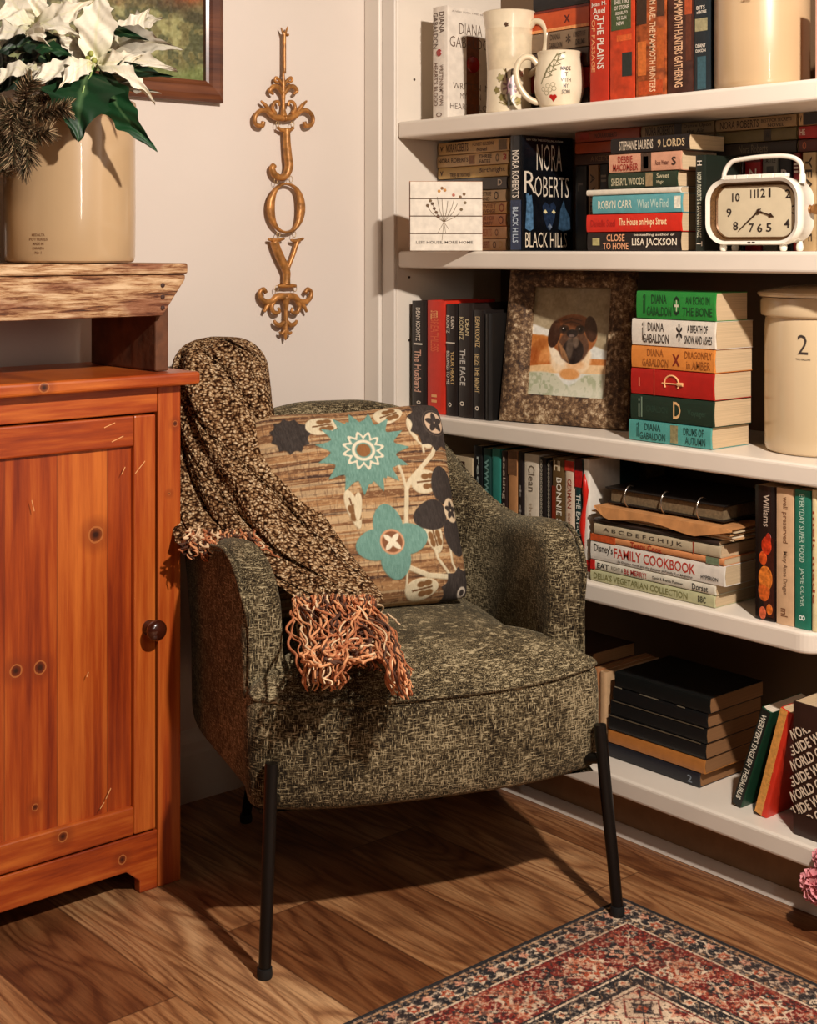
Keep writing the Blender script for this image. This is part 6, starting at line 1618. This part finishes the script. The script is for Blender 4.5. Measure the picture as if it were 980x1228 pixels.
MB().tube(catmull([Vector((0,0,-.01)), Vector((.03,-.05,-.02)), Vector((.05,-.12,-f1.z+.004))], 8), .002, 8).build('stem', M_STEM, pk, smooth=True)
MB().tube(catmull([Vector((0,0,-.008)), Vector((.02,-.04,-.03)), Vector((.03,-.13,-f2.z+.004))], 8), .0018, 8).build('stem', M_STEM, pk2, smooth=True)
# ================================================================ RUG
def rug():
    XE, YE = 1.893, 1.618; X0_, Y0_ = .15, .10
    xs = np.concatenate([np.linspace(X0_, 1.02, 60, endpoint=False), np.linspace(1.02, XE, 420)])
    ys = np.concatenate([np.linspace(Y0_, 1.08, 60, endpoint=False), np.linspace(1.08, YE, 270)])
    Xg = xs[:,None]*np.ones((1,len(ys))); Yg = ys[None,:]*np.ones((len(xs),1))
    dx = XE-Xg; dy = YE-Yg
    Dg = np.minimum(dx, dy); along = np.where(dx < dy, dy, dx)
    n1 = vn(Xg, Yg, 260, 1, 2); n2 = vn(Xg, Yg, 60, 2, 3); n3 = vn(Xg, Yg, 12, 3, 3)
    NAVY, CRM, RED, RST, PNK, TAN_ = (26,24,27), (216,190,160), (122,30,18), (172,76,44), (206,140,110), (170,130,94)
    C = np.zeros(Xg.shape+(3,)); C[:] = CRM
    def P_(mask, col): paint(C, mask, col)
    def mot(du, dv, r, k, ph=0, sharp=.35): # rosette distance
        R = np.hypot(du, dv); A = np.arctan2(dv, du); return R-r*(1-sharp*np.abs(np.sin(A*k/2+ph)))
    S = lambda d, e=.0012: sstep(e, -e, d)
    # cream field with sparse motifs
    fieldm = (Dg > .215)
    def cells(sx, sy, jit=0): 
        cu = np.mod(dx, sx)-sx/2; cv_ = np.mod(dy, sy)-sy/2; return cu, cv_
    cu, cv_ = cells(.085, .085)
    m = S(mot(cu, cv_, .030, 8))*fieldm; P_(m*.85, PNK); P_(S(mot(cu, cv_, .020, 8, .5))*fieldm, RED); P_(S(mot(cu,cv_,.008,4))*fieldm, CRM)
    cu, cv_ = np.mod(dx+.0425,.085)-.0425, np.mod(dy+.0425,.085)-.0425
    P_(S(mot(cu, cv_, .020, 4))*fieldm, NAVY); P_(S(mot(cu, cv_, .011, 4, .8))*fieldm, RST)
    P_(S(np.abs(np.abs(cu)+np.abs(cv_)-.036)-.0022)*fieldm*.9, RED)
    P_(S(np.abs(dx-dy)-.002)*fieldm*.8, NAVY)
    # red border band .075-.165
    b = (Dg > .070)&(Dg <= .168); P_(b.astype(float), RED)
    mid = Dg-.119; al = np.mod(along, .150)-.075; al2 = np.mod(along+.075, .150)-.075
    P_(b*S(mot(al, mid, .040, 8, 0, .3)), CRM); P_(b*S(mot(al, mid, .031, 8, .4, .3)), RST); P_(b*S(np.abs(al)+np.abs(mid)-.020), CRM); P_(b*S(np.abs(al)+np.abs(mid)-.013), RED)
    P_(b*S(mot(al2, mid, .033, 6, 0, .4)), NAVY); P_(b*S(mot(al2, mid, .021, 6, .5, .4)), PNK); P_(b*S(mot(al2, mid, .010, 4)), NAVY)
    for s in (-1, 1):
        a3 = np.mod(along, .0375)-.01875; P_(b*S(mot(a3, mid-s*.033, .0105, 5)), (CRM if s > 0 else NAVY)); P_(b*S(mot(a3, mid-s*.033, .0045, 5)), RST)
        P_(b*S(np.abs(mid-s*(.012+.012*np.sin(along*84)))-.0014)*.8, CRM)
    P_(b*sstep(.50,.62,n2)*.55, RST); P_(b*sstep(.60,.68,n1)*.35, CRM)
    # guard stripes
    def band(a, c, col): P_(((Dg > a)&(Dg <= c)).astype(float), col)
    band(.165,.169,NAVY); band(.169,.173,CRM); band(.173,.205,NAVY); band(.205,.210,CRM); band(.210,.213,RED)
    b2 = (Dg > .173)&(Dg <= .205); a4 = np.mod(along,.034)-.017; P_(b2*S(mot(a4, Dg-.189, .0125, 6, 0, .4)), CRM); P_(b2*S(mot(a4, Dg-.189, .006, 6)), RST)
    P_(b2*S(np.abs(Dg-.189-.008*np.sin(along*185))-.0012)*.9, TAN_)
    # outer navy border
    band(-1,.0075,(30,28,30)); band(.0075,.0105,TAN_); band(.0105,.062,NAVY); band(.062,.066,CRM); band(.066,.070,RED)
    b3 = (Dg > .0105)&(Dg <= .062); a5 = np.mod(along,.068)-.034; a6 = np.mod(along+.034,.068)-.034; md = Dg-.036
    P_(b3*S(np.abs(md-.014*np.sin(along*92.4))-.0018), CRM)
    P_(b3*S(mot(a5, md, .019, 6, 0, .4)), CRM); P_(b3*S(mot(a5, md, .0125, 6, .5, .3)), RST); P_(b3*S(mot(a5, md, .005, 6)), CRM)
    P_(b3*S(mot(a6, md+.009, .0115, 5, 0, .4)), PNK); P_(b3*S(mot(a6, md-.012, .010, 4, 0, .4)), CRM)
    a7 = np.mod(along,.017)-.0085
    for s in (-1,1): P_(b3*S(mot(a7, md-s*.021, .0048, 3, s)), TAN_)
    # distress
    P_(sstep(.62,.72,n1)*.50, CRM); P_(sstep(.42,.34,n1)*.65, (30,22,22)); P_(sstep(.60,.75,n2)*.22, (206,180,152)); P_(sstep(.55,.75,n3)*.22, (100,60,44))
    C += ((vn(Xg, Yg, 500, 7, 1)-.5)*30)[...,None]
    Z = np.full_like(Xg, .0055)+(n3-.5)*.0012
    Z = np.where(Dg < .004, .0055*np.clip(Dg/.004, 0, 1)**.5+.0004, Z)
    t = thing('area_rug', 'red, navy and cream oriental patterned rug under the right front chair leg', 'rug', (0,0,0))
    grid_obj('rug_pile', np.stack([Xg, Yg, Z], -1), C, paint_mat('rug_weave', .95, .5, 600), t)
    bd = MB(); bd.tube([(X0_,YE,.003),(XE,YE,.003)], .003, 6); bd.build('bound_edge', mat('rug_binding', (34,30,30), .9), t)
    MB().tube([(XE,YE,.003),(XE,Y0_,.003)], .003, 6).build('bound_edge', mat('rug_binding', (34,30,30), .9), t)
rug()
